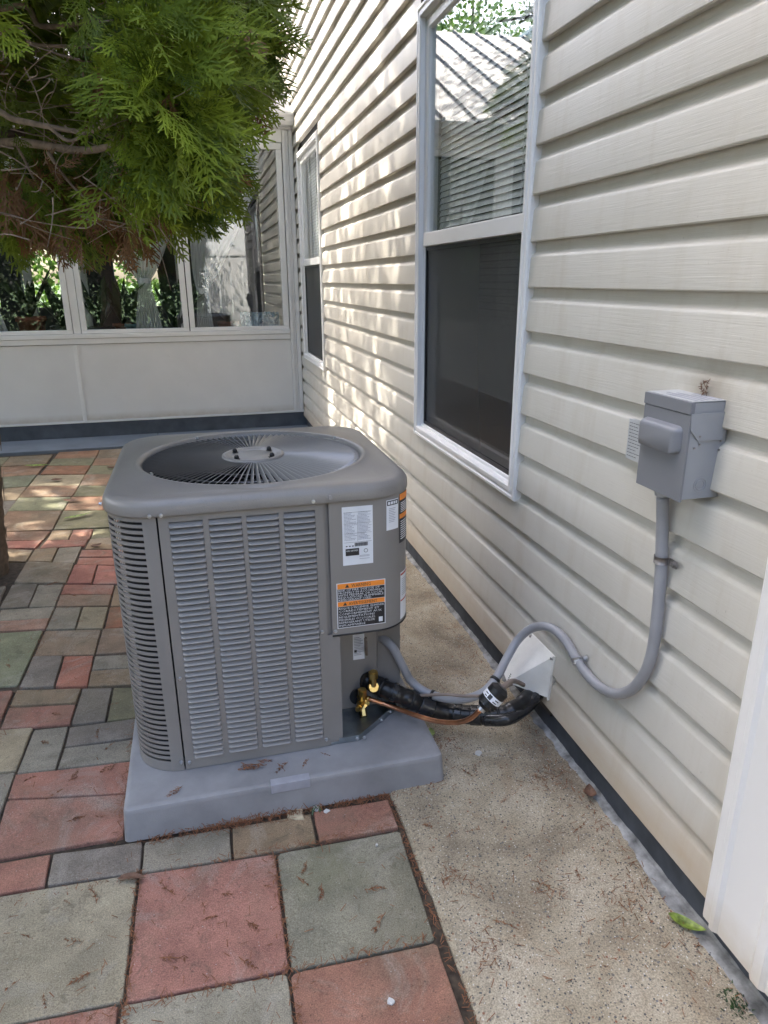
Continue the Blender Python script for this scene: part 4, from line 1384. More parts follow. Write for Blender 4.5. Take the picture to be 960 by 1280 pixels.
# rating plate sticker
rp = flat_label('rating_label', -0.585, -0.511, 0.590, 0.737, 'label')
yy = BY0 - 0.0034
g, gd = [], []
rr = random.Random(3)
for colx in (-0.5805, -0.5465):
    z = 0.722
    while z > 0.652:
        x = colx
        end = colx + rr.uniform(.014, .031)
        while x < end:
            w_ = rr.uniform(.0015, .005)
            g.append(box_geo(x, x + w_, yy - .0003, yy, z, z + .0011))
            x += w_ + .0009
        z -= 0.0034
for z in (0.7245, 0.697, 0.672, 0.6495):
    gd.append(box_geo(-0.5815, -0.5145, yy - .0003, yy, z - .0014, z - .0010))
gd.append(box_geo(-0.5485, -0.5481, yy - .0003, yy, .650, .716))
x = -0.556
while x < -0.524:
    w_ = rr.choice((.0004, .0007, .001))
    gd.append(box_geo(x, x + w_, yy - .0003, yy, 0.637, 0.6465)); x += w_ + rr.choice((.0005, .0008))
for i in range(3):
    gd.append(box_geo(-0.5775 + i * .0075, -0.5735 + i * .0075, yy - .0003, yy, 0.6375, 0.6400))
for z in (0.6125, 0.6098, 0.604): g.append(box_geo(-0.545, -0.520, yy - .0003, yy, z, z + .0009))
v, f = join_geo(*g); obj('fine_print', v, f, 'inkg', rp, kind='stuff')
v, f = join_geo(*gd); obj('rule_lines', v, f, 'ink', rp)
box('black_badge', -0.5785, -0.5455, yy - .0003, yy, 0.6145, 0.6325, 'blackl', rp, 0)
text_part('badge_text', [('AHRI CERTIFIED', -0.5770, 0.6250, 0.0058, 0.029, False)], 'label', rp, yy - .0006)
v, f = tube_geo([(-0.529 + .0045 * math.cos(a), yy - .0004, .6245 + .0045 * math.sin(a)) for a in np.linspace(0, 2 * math.pi, 25)], .0005, 4, 1, False)
obj('approval_mark', v, f, 'ink', rp)

# labels wrapped on the curved corner
def curved_label(name, s0, s1, z0, z1, mat, off=0.0012, parent=ac):
    """s = arc angle in degrees round the corner"""
    pl = [(scx + (SR + off) * math.sin(math.radians(a)), scy - (SR + off) * math.cos(math.radians(a))) for a in np.linspace(s0, s1, 8)]
    n = len(pl)
    V = [(x, y, z) for z in (z0, z1) for x, y in pl]
    return obj(name, V, [(i, i + 1, n + i + 1, n + i) for i in range(n - 1)], mat, parent, True)
n1 = curved_label('notice_label', 14, 36, 0.668, 0.744, 'label')
curved_label('header_box', 15, 35, 0.730, 0.742, 'ink', .0016, n1)
for i, (a, b) in enumerate(((16.5, 20), (21, 25), (26, 29), (30, 33))):
    curved_label('header_block', a, b, 0.7325, 0.7395, 'label', .002, n1)
for i in range(9):
    curved_label('print_line', 18, 30 - (i % 3) * 1.2, 0.7215 - i * .0042, 0.7228 - i * .0042, 'inkg', .0016, n1)
n2 = curved_label('safety_label', 39, 70, 0.625, 0.752, 'blackl')
curved_label('orange_band', 39.5, 69, 0.735, 0.751, 'orange', .0016, n2)
curved_label('orange_band', 39.5, 69, 0.688, 0.700, 'orange', .0016, n2)
for i in range(6): curved_label('print_line', 42, 64, 0.7265 - i * .0045, 0.7285 - i * .0045, 'label', .0016, n2)
for i in range(9): curved_label('print_line', 42, 62, 0.679 - i * .0056, 0.6815 - i * .0056, 'label', .0016, n2)
n3 = curved_label('side_label', 42, 72, 0.415, 0.545, 'label')
curved_label('red_line', 42.5, 71, 0.536, 0.541, 'red_ink', .0016, n3)
curved_label('red_line', 42.5, 71, 0.465, 0.469, 'red_ink', .0016, n3)
for i in range(9): curved_label('print_line', 46, 68, 0.524 - i * .0055, 0.5255 - i * .0055, 'inkg', .0016, n3)
# small sticker inside the recess
rl = box('recess_label', -0.536, -0.504, 1.6580, 1.6592, 0.245, 0.322, 'label', ac)
g = [box_geo(-0.533, -0.533 + rr.uniform(.012, .026), 1.6572, 1.6578, .312 - i * .0048, .3138 - i * .0048) for i in range(12)]
v, f = join_geo(*g); obj('fine_print', v, f, 'inkg', rl, kind='stuff')
box('warning_square', -0.533, -0.526, 1.6568, 1.6571, 0.268, 0.276, 'ink', rl)

# service valves
def valve(c, s, holes):
    x, y, z = c
    cyl('knockout', (x - .004, 1.6588, z), (x - .004, 1.655, z), 0.026 * s, 'black', ac, seg=24)
    g = [cyl_geo((x, 1.66, z), (x, y, z), .009 * s), cyl_geo((x, y + .012, z - .012), (x, y - .012, z - .0), .014 * s, seg=10)]
    g += [cyl_geo((x, y - .004, z), (x, y - .006, z + .030 * s), .0095 * s, seg=10), cyl_geo((x, y - .006, z + .026 * s), (x, y - .007, z + .044 * s), .0135 * s, seg=6), cyl_geo((x, y - .007, z + .044 * s), (x, y - .007, z + .047 * s), .010 * s, seg=12)]
    v, f = join_geo(*g)
    o = obj('valve_body', v, f, 'brass', ac)
    return o
valve((-0.488, 1.630, 0.176), 1.0, 1)
valve((-0.520, 1.630, 0.128), 0.95, 1)
v, f = join_geo(cyl_geo((-.520, 1.626, .128), (-.535, 1.60, .130), .010, seg=6), cyl_geo((-.535, 1.60, .130), (-.541, 1.59, .131), .007, seg=12), cyl_geo((-.520, 1.624, .12), (-.521, 1.603, .098), .009, seg=6), cyl_geo((-.520, 1.628, .128), (-.500, 1.622, .125), .0085, seg=8))
obj('valve_port', v, f, 'brass', ac)

# ==================================================================
# LINES between the unit and the wall
# ==================================================================
CAMP = Vector((-0.8782, 0, 1.2408))
def pix(px_, py_, X):
    d = fw * 870.06 + r2 * (px_ - 480) - u2 * (py_ - 640)
    return CAMP + d * ((X - CAMP.x) / d.x)
# measured once, kept as world coordinates
ls = thing('refrigerant_line_set', 'black insulated refrigerant line and thin copper pipe joining unit to wall', 'pipes', (-0.3, 1.6, 0.05))
ins = [pix(456, 849, -.500), pix(468, 855, -.478), pix(486, 863, -.445), pix(505, 871, -.405), pix(530, 881, -.350), pix(560, 890, -.285), pix(595, 894, -.215), pix(628, 893, -.150), pix(648, 884, -.100), pix(662, 872, -.050), pix(668, 862, -.004)]
def insr(t): return 0.0255 + 0.0012 * math.sin(t * 60) + 0.0008 * math.sin(t * 143 + 1)
tube('insulation', ins, insr, 'rubber', ls, 16, 10)
cp = catmull(ins, 10)
for a, b in ((22, 25), (38, 44), (52, 55), (58, 62)):
    tube('tape_wrap', cp[a:b + 1], lambda t: 0.0282, 'tape', ls, 16, 2)
for a in (16, 33, 68):
    tube('zip_tie', cp[a:a + 2], lambda t: 0.0286, 'black', ls, 16, 2)
cop = [pix(452, 872, -.512), pix(462, 874, -.50), pix(480, 880, -.462), pix(500, 887, -.425), pix(522, 895, -.390), pix(548, 902, -.350), pix(572, 903, -.316), pix(588, 898, -.298), pix(601, 887, -.285)]
tube('copper_pipe', cop, 0.0066, 'copper', ls, 12, 8)
c2 = catmull(cop, 8)
tube('brass_end', c2[0:9], 0.0085, 'brass', ls, 12, 2)
# filter drier
fd0, fd1 = pix(603, 885, -.280), pix(626, 861, -.236)
ax = (fd1 - fd0)
drier = bpy.data.objects.new('filter_drier', None); link(drier, ls, fd0)
def along(t): return fd0 + ax * t
def dr(name, t0, t1, r0, mat, r1=None):
    cyl(name, along(t0), along(t1), r0, mat, drier, r1, 24, True).data.set_sharp_from_angle(angle=math.radians(40))
dr('neck', -.10, 0.06, 0.011, 'zinc')
dr('end_cap', 0.05, 0.20, 0.016, 'black', 0.0235)
dr('shell', 0.20, 0.95, 0.0250, 'black')
dr('shell_rim', 0.22, 0.27, 0.0262, 'tape')
dr('drier_label', 0.46, 0.70, 0.0256, 'label')
dr('end_cap', 0.95, 1.10, 0.0250, 'black', 0.014)
def barw(t0, t1, a0, a1):
    u_ = ax.normalized(); w1 = u_.cross(Vector((0, 0, 1))).normalized(); w2 = w1.cross(u_)
    V = []
    for t in (t0, t1):
        for a in np.linspace(a0, a1, 4):
            V.append(tuple(along(t) + (w1 * math.cos(math.radians(a)) + w2 * math.sin(math.radians(a))) * 0.0260))
    obj('label_mark', V, [(i, i + 1, 5 + i, 4 + i) for i in range(3)], 'ink', drier)
barw(.49, .67, 35, 58); barw(.50, .54, 64, 80); barw(.60, .64, 64, 88); barw(.50, .54, -5, 20); barw(.60, .64, -10, 14)
tube('copper_stub', [along(1.05), pix(638, 852, -.19), pix(646, 852, -.13), pix(654, 856, -.08)], 0.0065, 'wire', ls, 12, 6)
# thin brown control wire
tube('control_wire', [pix(457, 798, -.52), pix(458, 815, -.50), pix(463, 835, -.475), pix(476, 851, -.45), pix(492, 862, -.42), pix(520, 869, -.37), pix(555, 868, -.31), pix(585, 870, -.25), pix(612, 868, -.20), pix(640, 855, -.13)], 0.0042, 'wire', ls, 8, 6)
tube('black_bundle', [pix(606, 900, -.20), pix(634, 899, -.15), pix(654, 888, -.09), pix(670, 872, -.04), pix(676, 862, -.004)], 0.017, 'tape', ls, 12, 6)

cd = thing('electrical_conduit', 'grey flexible conduit looping from disconnect box down to the condenser', 'conduit', (-0.05, 1.3, 0.3))
cpts = [pix(461, 794, -.470), pix(474, 796, -.455), pix(490, 808, -.430), pix(502, 830, -.405), pix(513, 850, -.378), pix(530, 864, -.345), pix(552, 872, -.305), pix(578, 874, -.258), pix(603, 866, -.212), pix(620, 848, -.168), pix(634, 822, -.120), pix(648, 799, -.080),
        pix(666, 785, -.052), pix(686, 784, -.036), pix(704, 797, -.030), pix(721, 824, -.030), pix(738, 848, -.030), pix(757, 863, -.030), pix(776, 867, -.030), pix(795, 857, -.030), pix(810, 833, -.030), pix(818, 800, -.030), pix(822, 765, -.030), pix(826, 720, -.030), pix(827, 690, -.030), pix(828, 655, -.032), pix(828.5, 622, -.036)]
tube('hose', cpts, 0.0120, 'conduit', cd, 18, 7)
cc = catmull(cpts, 7)
for i0 in (0,):
    tube('end_fitting', cc[0:6], 0.0158, 'box_side', cd, 14, 2)
tube('zip_tie', cc[38:40], 0.0142, 'black', cd, 14, 2)
tube('zip_tie', cc[62:64], 0.0142, 'black', cd, 14, 2)

def strap(name, p, tan, side, mat, label):
    """metal one-hole strap round the conduit, ear screwed to the wall"""
    t = thing(name, label, 'strap', p)
    p = Vector(p); tan = Vector(tan).normalized()
    side = Vector(side).normalized()
    out = tan.cross(side).normalized()
    if out.x > 0: out = -out
    V, F = [], []
    ns = 12
    for s in (-.0075, .0075):
        for rr_ in (0.0133, 0.0150):
            for k in range(ns + 1):
                a = math.pi * (-0.62 + 1.24 * k / ns)
                V.append(tuple(p + tan * s + (out * math.cos(a) + side * math.sin(a)) * rr_))
    m = ns + 1
    for k in range(ns):
        F += [(m + k, m + k + 1, 3 * m + k + 1, 3 * m + k), (k, m + k, m + k + 1, k + 1), (2 * m + k, 2 * m + k + 1, 3 * m + k + 1, 3 * m + k), (k, k + 1, 2 * m + k + 1, 2 * m + k)]
    obj('band', V, F, mat, t, True)
    q = p + side * 0.0145 - out * .008
    v, f = tube_geo([q - tan * .0, q + side * .012, q + side * .026], 0.005, 8, 3, False)
    v2 = [tuple(q + side * a + tan * b + out * c) for c in (0, .0022) for a, b in ((0, -.0075), (.022, -.0075), (.027, 0), (.022, .0075), (0, .0075))]
    obj('ear', v2, [(4, 3, 2, 1, 0), (5, 6, 7, 8, 9)] + [(i, (i + 1) % 5, 5 + (i + 1) % 5, 5 + i) for i in range(5)], mat, t)
    screw_head(t, q + side * .015 + out * .0022, out, mat, .005)
strap('conduit_strap', pix(827, 699, -.030), (0, 0, 1), (0, -1, 0.0), 'old_zinc', 'dull steel strap holding the upright conduit below the disconnect box')
strap('conduit_strap', pix(722, 826, -.030), (0, -0.62, -0.78), (0, -.78, .62), 'zinc', 'shiny zinc strap holding the conduit right of the white wall cover')

# white line-set cover on the wall
hd = thing('wall_cover', 'white painted hood covering the pipe hole low on the siding', 'cover', (-0.02, 1.6, 0.1))
T1, T2, B2 = pix(664, 791, -.014), pix(693, 820, -.014), pix(684, 872, -.020)
B1, BL = pix(634, 853, -.095), pix(625, 829, -.085)
V = [tuple(T1), tuple(T2), tuple(B2), tuple(B1), tuple(BL), (0.0, T1.y + .0, T1.z), (0.0, T2.y, T2.z), (0.0, B2.y, B2.z), (0.0, BL.y + .12, BL.z - .04)]
obj('hood', V, [(0, 3, 1), (1, 3, 2), (0, 4, 3), (0, 1, 6, 5), (1, 2, 7, 6), (0, 5, 8, 4)], 'hood', hd)
sd = (T2 - T1).normalized()
nrm = (T2 - T1).cross(B2 - T1).normalized()
if nrm.x > 0: nrm = -nrm
v = []
for p in (T2 + nrm * .0015, T2 + sd * .006 + nrm * .002, B2 + sd * .006 + Vector((0, 0, -.006)) + nrm * .002, B2 + nrm * .0015 + Vector((0, 0, -.002))): v.append(tuple(p))
v += [(x + .006, y, z) for x, y, z in v]
obj('edge_flange', v, [(0, 1, 2, 3), (7, 6, 5, 4), (0, 4, 5, 1), (1, 5, 6, 2), (2, 6, 7, 3), (3, 7, 4, 0)], 'hood', hd)
for p in (T1 + Vector((0, -.006, -.008)), T2 + Vector((0, .008, -.012))): screw_head(hd, p + nrm * .001, nrm, 'old_zinc', .004)
box('pipe_opening', -.008, -.0145 + .012, 1.50, 1.76, 0.075, 0.135, 'black', hd)
for i in range(4):
    c = B1.lerp(T1, 0.06 + i * .035) + nrm * .001
    cyl('weep_hole', c, c + nrm * .001, .0022, 'black', hd, seg=8)

# ---- disconnect box
dbx = thing('disconnect_box', 'grey metal electrical disconnect box mounted on the siding', 'electrical box', (-0.04, 1.06, 0.866))
yA, yB, zA, zB_, xF = 0.998, 1.128, 0.866, 1.040, -0.080
v, f = box_geo(xF + .004, -.001, yA + .002, yB - .002, zA + .002, zB_, .0015)
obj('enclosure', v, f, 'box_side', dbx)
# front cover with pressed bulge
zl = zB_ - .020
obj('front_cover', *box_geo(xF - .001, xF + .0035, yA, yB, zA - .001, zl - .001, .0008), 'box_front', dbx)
bulge = []
for ins_, x in ((0.0, xF - .001), (0.002, xF - .008), (.006, xF - .0145), (.012, xF - .017)):
    y0_, y1_, z0_, z1_ = yA + .014, yB - .004, 0.947, 0.997
    r_ = .012
    ring = rrect(y0_, y1_, z0_, z1_, r_, ins_, 5)
    bulge.append([(x, y, z - (ins_ * .9 if z < .96 else 0)) for y, z in ring])
V = [p for l in bulge for p in l]; n = len(bulge[0])
F = [(k * n + i, k * n + (i + 1) % n, (k + 1) * n + (i + 1) % n, (k + 1) * n + i) for k in range(3) for i in range(n)] + [tuple(range(3 * n, 4 * n))]
o = obj('pull_out_bulge', V, F, 'box_front', dbx, True)
# top hood lip
obj('top_lip', *box_geo(xF - .003, xF + .006, yA - .0005, yB + .0005, zl, zB_ + .001, .0012), 'box_front', dbx)
obj('top_plate', *box_geo(xF + .002, -.002, yA + .001, yB - .001, zB_ + .0011, zB_ + .0020), 'label_grey', dbx)
g = [box_geo(xF + .012 + i * .012, xF + .018 + i * .012, yA + .01, yA + .01 + rr.uniform(.05, .1), zB_ + .0021, zB_ + .0024) for i in range(5)]
v, f = join_geo(*g); obj('top_print', v, f, 'inkg', dbx, kind='stuff')
# near side: hinge plate, screws and knockout ring
V = [(xF, zB_ - .018), (-.012, zB_ - .018), (-.006, 0.985), (-.012, .974), (xF + .020, .974), (xF + .003, .992)]
V3 = [(x, y, z) for y in (yA - .0002, yA - .0012) for x, z in V]
obj('side_tab', V3, [tuple(range(6, 12)), (5, 4, 3, 2, 1, 0)] + [(i, 6 + i, 6 + (i + 1) % 6, (i + 1) % 6) for i in range(6)], 'box_side', dbx)
for x, z in ((xF + .022, .982), (xF + .024, .968), (xF + .014, .962), (-.014, .972), (-.016, .956)):
    cyl('rivet', (x, yA - .0005, z), (x, yA - .0022, z), .0019, 'old_zinc', dbx, seg=8)
for r_ in (.0085, .0125):
    v, f = tube_geo([(-.042 + r_ * math.cos(a), yA + .0015, .894 + r_ * math.sin(a)) for a in np.linspace(0, 2 * math.pi, 25)], .0006, 4, 1, False)
    obj('knockout_ring', v, f, 'box_side', dbx)
# paper tag on the far side and bottom hub
tg = box('data_label', -.0310, -.0300, yB + .012, 1.244, 0.884, 0.967, 'label_grey', dbx)
g = []
for i in range(11):
    z = 0.960 - i * .0068
    x = 1.240
    end = x - rr.uniform(.025, .05)
    while x > end:
        w_ = rr.uniform(.003, .008)
        g.append(box_geo(-.0315, -.0311, x - w_, x, z - .0011, z)); x -= w_ + .0015
v, f = join_geo(*g); obj('fine_print', v, f, 'ink', tg, kind='stuff')
box('tag_bracket', -.0298, -.020, yB, 1.242, 0.884, 0.966, 'box_side', dbx)
hp = pix(828.5, 625, -.036)
box('bottom_plate', -.062, -.008, hp.y - .026, hp.y + .026, zA - .006, zA + .0015, 'zinc', dbx, .001)
cyl('conduit_hub', (hp.x, hp.y, zA - .022), (hp.x, hp.y, zA - .006), .0165, 'box_side', dbx, seg=20, smooth=False)

# mud dauber / nest scrap above the box
nv, nf = [], []
nr = random.Random(5)
for i in range(46):
    a = nr.uniform(0, 2 * math.pi); r_ = nr.uniform(.007, .010)
    p = Vector((-.019, 1.050 + r_ * math.cos(a), 1.058 + r_ * math.sin(a)))
    q = p + Vector((nr.uniform(-.004, .002), nr.gauss(0, .004), nr.gauss(0, .004)))
    g = cyl_geo(p, q, .0008, .0005, 4)
    o_ = len(nv); nv += g[0]; nf += [tuple(k + o_ for k in t) for t in g[1]]
tag(obj('nest_scrap', nv, nf, 'deadleaf'), 'small ring of dry nest fibres stuck on siding above the disconnect box', 'nest')

# bit of green hose at the foot of the corner post
hz_ = thing('garden_hose', 'dark green hose end lying at the foot of the white corner post', 'hose', (-.02, .66, 0))
tube('hose_body', [(.01, .66, .03), (-.010, .62, .028), (-.02, .52, .022), (-.03, .35, .02), (-.08, .1, .02)], .018, 'hose', hz_, 12, 6)
tube('hose_collar', [(.012, .675, .031), (.004, .648, .030)], .0205, 'black', hz_, 12, 2)

# ==================================================================
# SMALL THINGS LYING ABOUT
# ==================================================================
def leaf_thing(name, c, ang, L, W_, mat, label, cat, curl=.3, z=.008, tilt=0.0):
    V, F = [], []
    ca, sa = math.cos(ang), math.sin(ang)
    n_ = 9
    for k in range(n_ + 1):
        s = k / n_
        w_ = W_ * math.sin(math.pi * s ** .8) ** .8 * .5 + .0004
        for u, dz in ((-1, .35), (-.5, .1), (0, 0), (.5, .12), (1, .4)):
            lx, ly = (s - .5) * L, u * w_
            V.append((c[0] + lx * ca - ly * sa, c[1] + lx * sa + ly * ca, z + dz * w_ + curl * L * (s - .5) ** 2 + tilt * (s - .5) * L))
    for k in range(n_):
        for i in range(4):
            a = k * 5 + i
            F.append((a, a + 1, a + 6, a + 5))
    o = obj(name, V, F, mat, None, True)
    return tag(o, label, cat)
leaf_thing('fallen_leaf', (-.030, .872), math.radians(-48), .072, .026, 'greenleaf', 'yellow green leaf lying against the foundation near the corner post', 'leaf', .5, .012)
leaf_thing('fallen_leaf', (-.022, 1.255), math.radians(65), .048, .030, 'deadleaf', 'dark brown curled leaf on the mortar edge beside the wall', 'leaf', .8, .016)
leaf_thing('fallen_leaf', (-.325, 1.600), math.radians(80), .040, .018, 'greenleaf', 'small green leaf on the concrete below the copper pipe', 'leaf', .3, .010)
leaf_thing('fallen_leaf', (-1.599, 3.95), math.radians(28), .15, .030, 'greenleaf', 'long yellow green leaf on the mossy square paver behind the unit', 'leaf', .2, .006)
leaf_thing('fallen_leaf', (-2.04, 5.22), math.radians(-5), .17, .035, 'greenleaf', 'pale yellow leaf on the far pavers near the porch slab', 'leaf', .2, .006)
leaf_thing('fallen_leaf', (-1.68, 4.27), math.radians(-10), .09, .04, 'deadleaf', 'brown leaf on the paver seam beyond the yellow green leaf', 'leaf', .4, .006)
leaf_thing('fallen_leaf', (-1.44, 3.44), math.radians(40), .06, .035, 'deadleaf', 'brown leaf on the red brick pavers left of the unit lid', 'leaf', .6, .006)
leaf_thing('fallen_leaf', (-1.84, 4.78), math.radians(10), .07, .045, 'deadleaf', 'brown leaf on a pale square paver far up the patio', 'leaf', .4, .006)
leaf_thing('fallen_leaf', (-1.52, 5.02), math.radians(0), .08, .04, 'deadleaf', 'brown leaf on the ochre paver nearest the far left of the lid', 'leaf', .4, .006)
leaf_thing('bark_strip', (-1.115, 1.284), math.radians(-12), .062, .016, 'deadleaf', 'curled brown strip of bark lying on the joint beside the big red paver', 'bark', -.3, .014)
def chip(c, r, mat, label, z=.006, h=.004, name='pebble', cat='chip'):
    n_ = 7
    an = [2 * math.pi * k / n_ + random.uniform(-.25, .25) for k in range(n_)]
    rr_ = [r * random.uniform(.65, 1.15) for _ in range(n_)]
    V = [(c[0] + a * math.cos(t), c[1] + a * math.sin(t), z) for a, t in zip(rr_, an)] + [(c[0] + a * .85 * math.cos(t), c[1] + a * .85 * math.sin(t), z + h * random.uniform(.7, 1.2)) for a, t in zip(rr_, an)]
    F = [(i, (i + 1) % n_, n_ + (i + 1) % n_, n_ + i) for i in range(n_)] + [tuple(range(n_, 2 * n_))]
    return tag(obj(name, V, F, mat), label, cat)
chip((-.228, 1.484), .013, 'chip', 'white chip lying alone on the concrete right of the pad')
chip((-.690, 1.396), .010, 'chip', 'small white chip beside the pad edge above the small red brick', .0)
chip((-.668, 1.380), .009, 'chip', 'small white chip on the small red brick', .0)
chip((-.745, 1.395), .030, 'chipstone', 'flat pale sandstone flake wedged between pad and pavers', -.004, .008, 'stone_flake', 'stone')
chip((-.640, .882), .008, 'chip', 'white chip on the nearest red paver', .0)
chip((-.575, 1.245), .004, 'chip', 'tiny white chip on the mossy square paver', .0)

# ---- cedar sprays
def frond_geo(seed, nb=12, sub=4, L=1.0, w0=0.020, fan=0.50, droop=0.0):
    """a flat spray of arborvitae: returns verts (n,4,3) quads. grows along +Y, lies in XY"""
    r = random.Random(seed)
    quads = []
    def seg(p, q, a, b):
        d = (q - p); 
        if d.length < 1e-6: return
        s = Vector((-d.y, d.x, 0)).normalized()
        quads.append([p - s * a, p + s * a, q + s * b, q - s * b])
    def axis(t):
        return Vector((0.06 * math.sin(t * 2.5 + seed), t * L, -droop * t * t))
    prev = axis(0)
    for i in range(1, nb + 1):
        cur = axis(i / nb)
        seg(prev, cur, w0 * .55 * (1.2 - .6 * i / nb), w0 * .55 * (1.15 - .6 * i / nb))
        prev = cur
    for i in range(nb):
        t = 0.10 + 0.88 * i / nb
        base = axis(t)
        for sgn in ((1, -1) if i > 0 else (1,)):
            if r.random() < .08: continue
            l = fan * (1.02 - t) ** .75 * r.uniform(.75, 1.15) + .07
            ang = math.radians(r.uniform(30, 46)) * sgn
            d = Vector((math.sin(ang), math.cos(ang), r.uniform(-.15, .15)))
            e1 = base + d * l * .55
            d2 = Vector((math.sin(ang * .7), math.cos(ang * .7), -.1))
            e2 = e1 + d2 * l * .5
            seg(base, e1, w0 * .5, w0 * .5); seg(e1, e2, w0 * .48, w0 * .30)
            ns = max(1, int(sub * l / fan + .5))
            for k in range(ns):
                tt = .22 + .70 * k / max(1, ns)
                b0 = base + d * l * min(tt / .55 * .55, .55) if tt < .55 else e1 + d2 * l * (tt - .55)
                for s2 in (1, -1):
                    a2 = ang * .85 + s2 * math.radians(r.uniform(28, 44))
                    l2 = l * r.uniform(.24, .40) * (1.1 - tt * .6) + .02
                    d3 = Vector((math.sin(a2), math.cos(a2), r.uniform(-.3, .3)))
                    seg(b0, b0 + d3 * l2, w0 * .42, w0 * .28)
    return np.array([[tuple(v) for v in q] for q in quads])
# dried brown sprigs, individually on pad and pavers
sprig_me = []
for s in range(9):
    q = frond_geo(50 + s, 3 + s % 5, 1, 1, .024, (.10, .16, .24, .34, .20)[s % 5], .12)
    q[:, :, 0] += (.25 * ((s % 3) - 1)) * q[:, :, 1] ** 2
    q = q.reshape(-1, 3)
    q[:, 2] += 0.05 + np.random.default_rng(s).uniform(0, .05, len(q))
    F = [(4 * i, 4 * i + 1, 4 * i + 2, 4 * i + 3) for i in range(len(q) // 4)]
    me, _ = mesh_from('sprig', q, F, 'dead', False, recenter=False)
    sprig_me.append(me)
def sprig(x, y, z, L, a, label, group):
    o = bpy.data.objects.new('dried_sprig', sprig_me[random.randrange(9)])
    link(o, None, (x, y, z)); o.rotation_euler = (random.uniform(-.1, .1), random.uniform(-.15, .15), a); L *= random.uniform(.7, 1.7); o.scale = (L, L, L)
    tag(o, label, 'sprig', group)
for x, y, L in ((-.822, 1.505, .055), (-.775, 1.478, .052), (-.745, 1.476, .045), (-.80, 1.48, .05), (-.86, 1.508, .045), (-.695, 1.478, .030), (-1.0, 1.455, .032), (-.66, 1.495, .022)):
    sprig(x, y, PT + .0005, L, random.uniform(0, 6.28), 'rust brown cedar sprig lying on the grey pad below the louvers', 'brown sprigs on the grey pad')
for x, y in ((-.87, 1.25), (-.93, 1.20), (-1.02, 1.22), (-.88, 1.12), (-.97, 1.14), (-1.05, 1.08), (-.90, 1.04), (-.84, 1.20)):
    sprig(x, y, .001, random.uniform(.025, .05), random.uniform(0, 6.28), 'rust brown cedar sprig lying on the big red square paver', 'brown sprigs on the big red paver')
for x, y in ((-1.18, 1.24), (-1.25, 1.27), (-1.32, 1.20), (-1.20, 1.15), (-1.30, 1.10), (-1.25, 1.06), (-1.16, 1.08)):
    sprig(x, y, .001, random.uniform(.025, .05), random.uniform(0, 6.28), 'rust brown cedar sprig lying on the big pale grey paver', 'brown sprigs on the pale grey paver')
for x, y in ((-.74, 1.24), (-.77, 1.20), (-.72, 1.17), (-.63, 1.13), (-.60, 1.06)):
    sprig(x, y, .001, random.uniform(.025, .045), random.uniform(0, 6.28), 'rust brown cedar sprig lying on the mossy square paver', 'brown sprigs on the mossy square paver')
for x, y in ((-1.18, 1.70), (-1.30, 1.66), (-1.35, 1.60), (-1.22, 1.62), (-1.38, 1.70), (-1.28, 1.50), (-1.35, 1.45), (-1.19, 1.50)):
    sprig(x, y, .001, random.uniform(.025, .05), random.uniform(0, 6.28), 'rust brown cedar sprig on the red pavers left of the pad', 'brown sprigs on the red pavers left of the pad')
for x, y in ((-1.38, 1.84), (-1.25, 1.88), (-1.20, 1.80), (-1.24, 2.0), (-1.37, 1.98), (-1.6, 2.35), (-1.65, 2.45), (-1.42, 2.62), (-1.5, 2.9), (-1.6, 3.0)):
    sprig(x, y, .001, random.uniform(.03, .055), random.uniform(0, 6.28), 'rust brown cedar sprig on the grey pavers further up the patio', 'brown sprigs on the further grey pavers')
for x, y in ((-.395, 1.39), (-.297, 1.431), (-.33, 1.22), (-.44, 1.25), (-.12, 1.16), (-.17, 1.06), (-.42, 1.06), (-.07, 1.02), (-.36, 1.44), (-.22, 1.30), (-.40, .98)):
    sprig(x, y, .007, random.uniform(.025, .042), random.uniform(0, 6.28), 'rust brown cedar sprig lying on the bare concrete strip', 'brown sprigs on the concrete strip')
# loose needles collected in joints and along the pad: uncountable
nq = []
def needles(n, fx):
    for _ in range(n):
        x, y, z = fx()
        a = random.uniform(0, math.pi); l = random.uniform(.006, .020); w_ = random.uniform(.0004, .0009)
        dx, dy = math.cos(a) * l / 2, math.sin(a) * l / 2
        sx, sy = -math.sin(a) * w_, math.cos(a) * w_
        dz = random.uniform(-.003, .003)
        nq.append([(x - dx - sx, y - dy - sy, z - dz), (x - dx + sx, y - dy + sy, z - dz), (x + dx + sx, y + dy + sy, z + dz + .0015), (x + dx - sx, y + dy - sy, z + dz + .0015)])
needles(360, lambda: (random.choice((-1.05, -.93, -.86, -.74, -.60, -.55)) + random.gauss(0, .035), 1.400 - abs(random.gauss(0, .010)), random.uniform(.002, .008)))
needles(200, lambda: (-.855 + random.gauss(0, .08), 1.398 - abs(random.gauss(0, .010)), random.uniform(.002, .018)))
needles(120, lambda: (-1.150 - abs(random.gauss(0, .008)), random.uniform(1.4, 2.2), random.uniform(.002, .006)))
jl = [lambda: (-.808 + random.gauss(0, .004), random.uniform(.7, 1.29), .001), lambda: (-1.104 + random.gauss(0, .004), random.uniform(.7, 1.31), .001),
      lambda: (random.uniform(-1.5, -.52), 1.293 + random.gauss(0, .006), .001), lambda: (random.uniform(-1.4, -.52), .990 + random.gauss(0, .006), .001),
      lambda: (-.508 + random.gauss(0, .004), random.uniform(.7, 1.4), .001), lambda: (-1.52 + random.gauss(0, .01), random.uniform(1.8, 3.8), .001)]
for g in jl: needles(170, g)
needles(500, lambda: (random.uniform(-1.8, -.52), random.uniform(.75, 1.40) if random.random() < .6 else random.uniform(1.4, 3.6), .0025))
needles(260, lambda: (random.uniform(-.49, -.01), random.uniform(.7, 2.2), .0085))
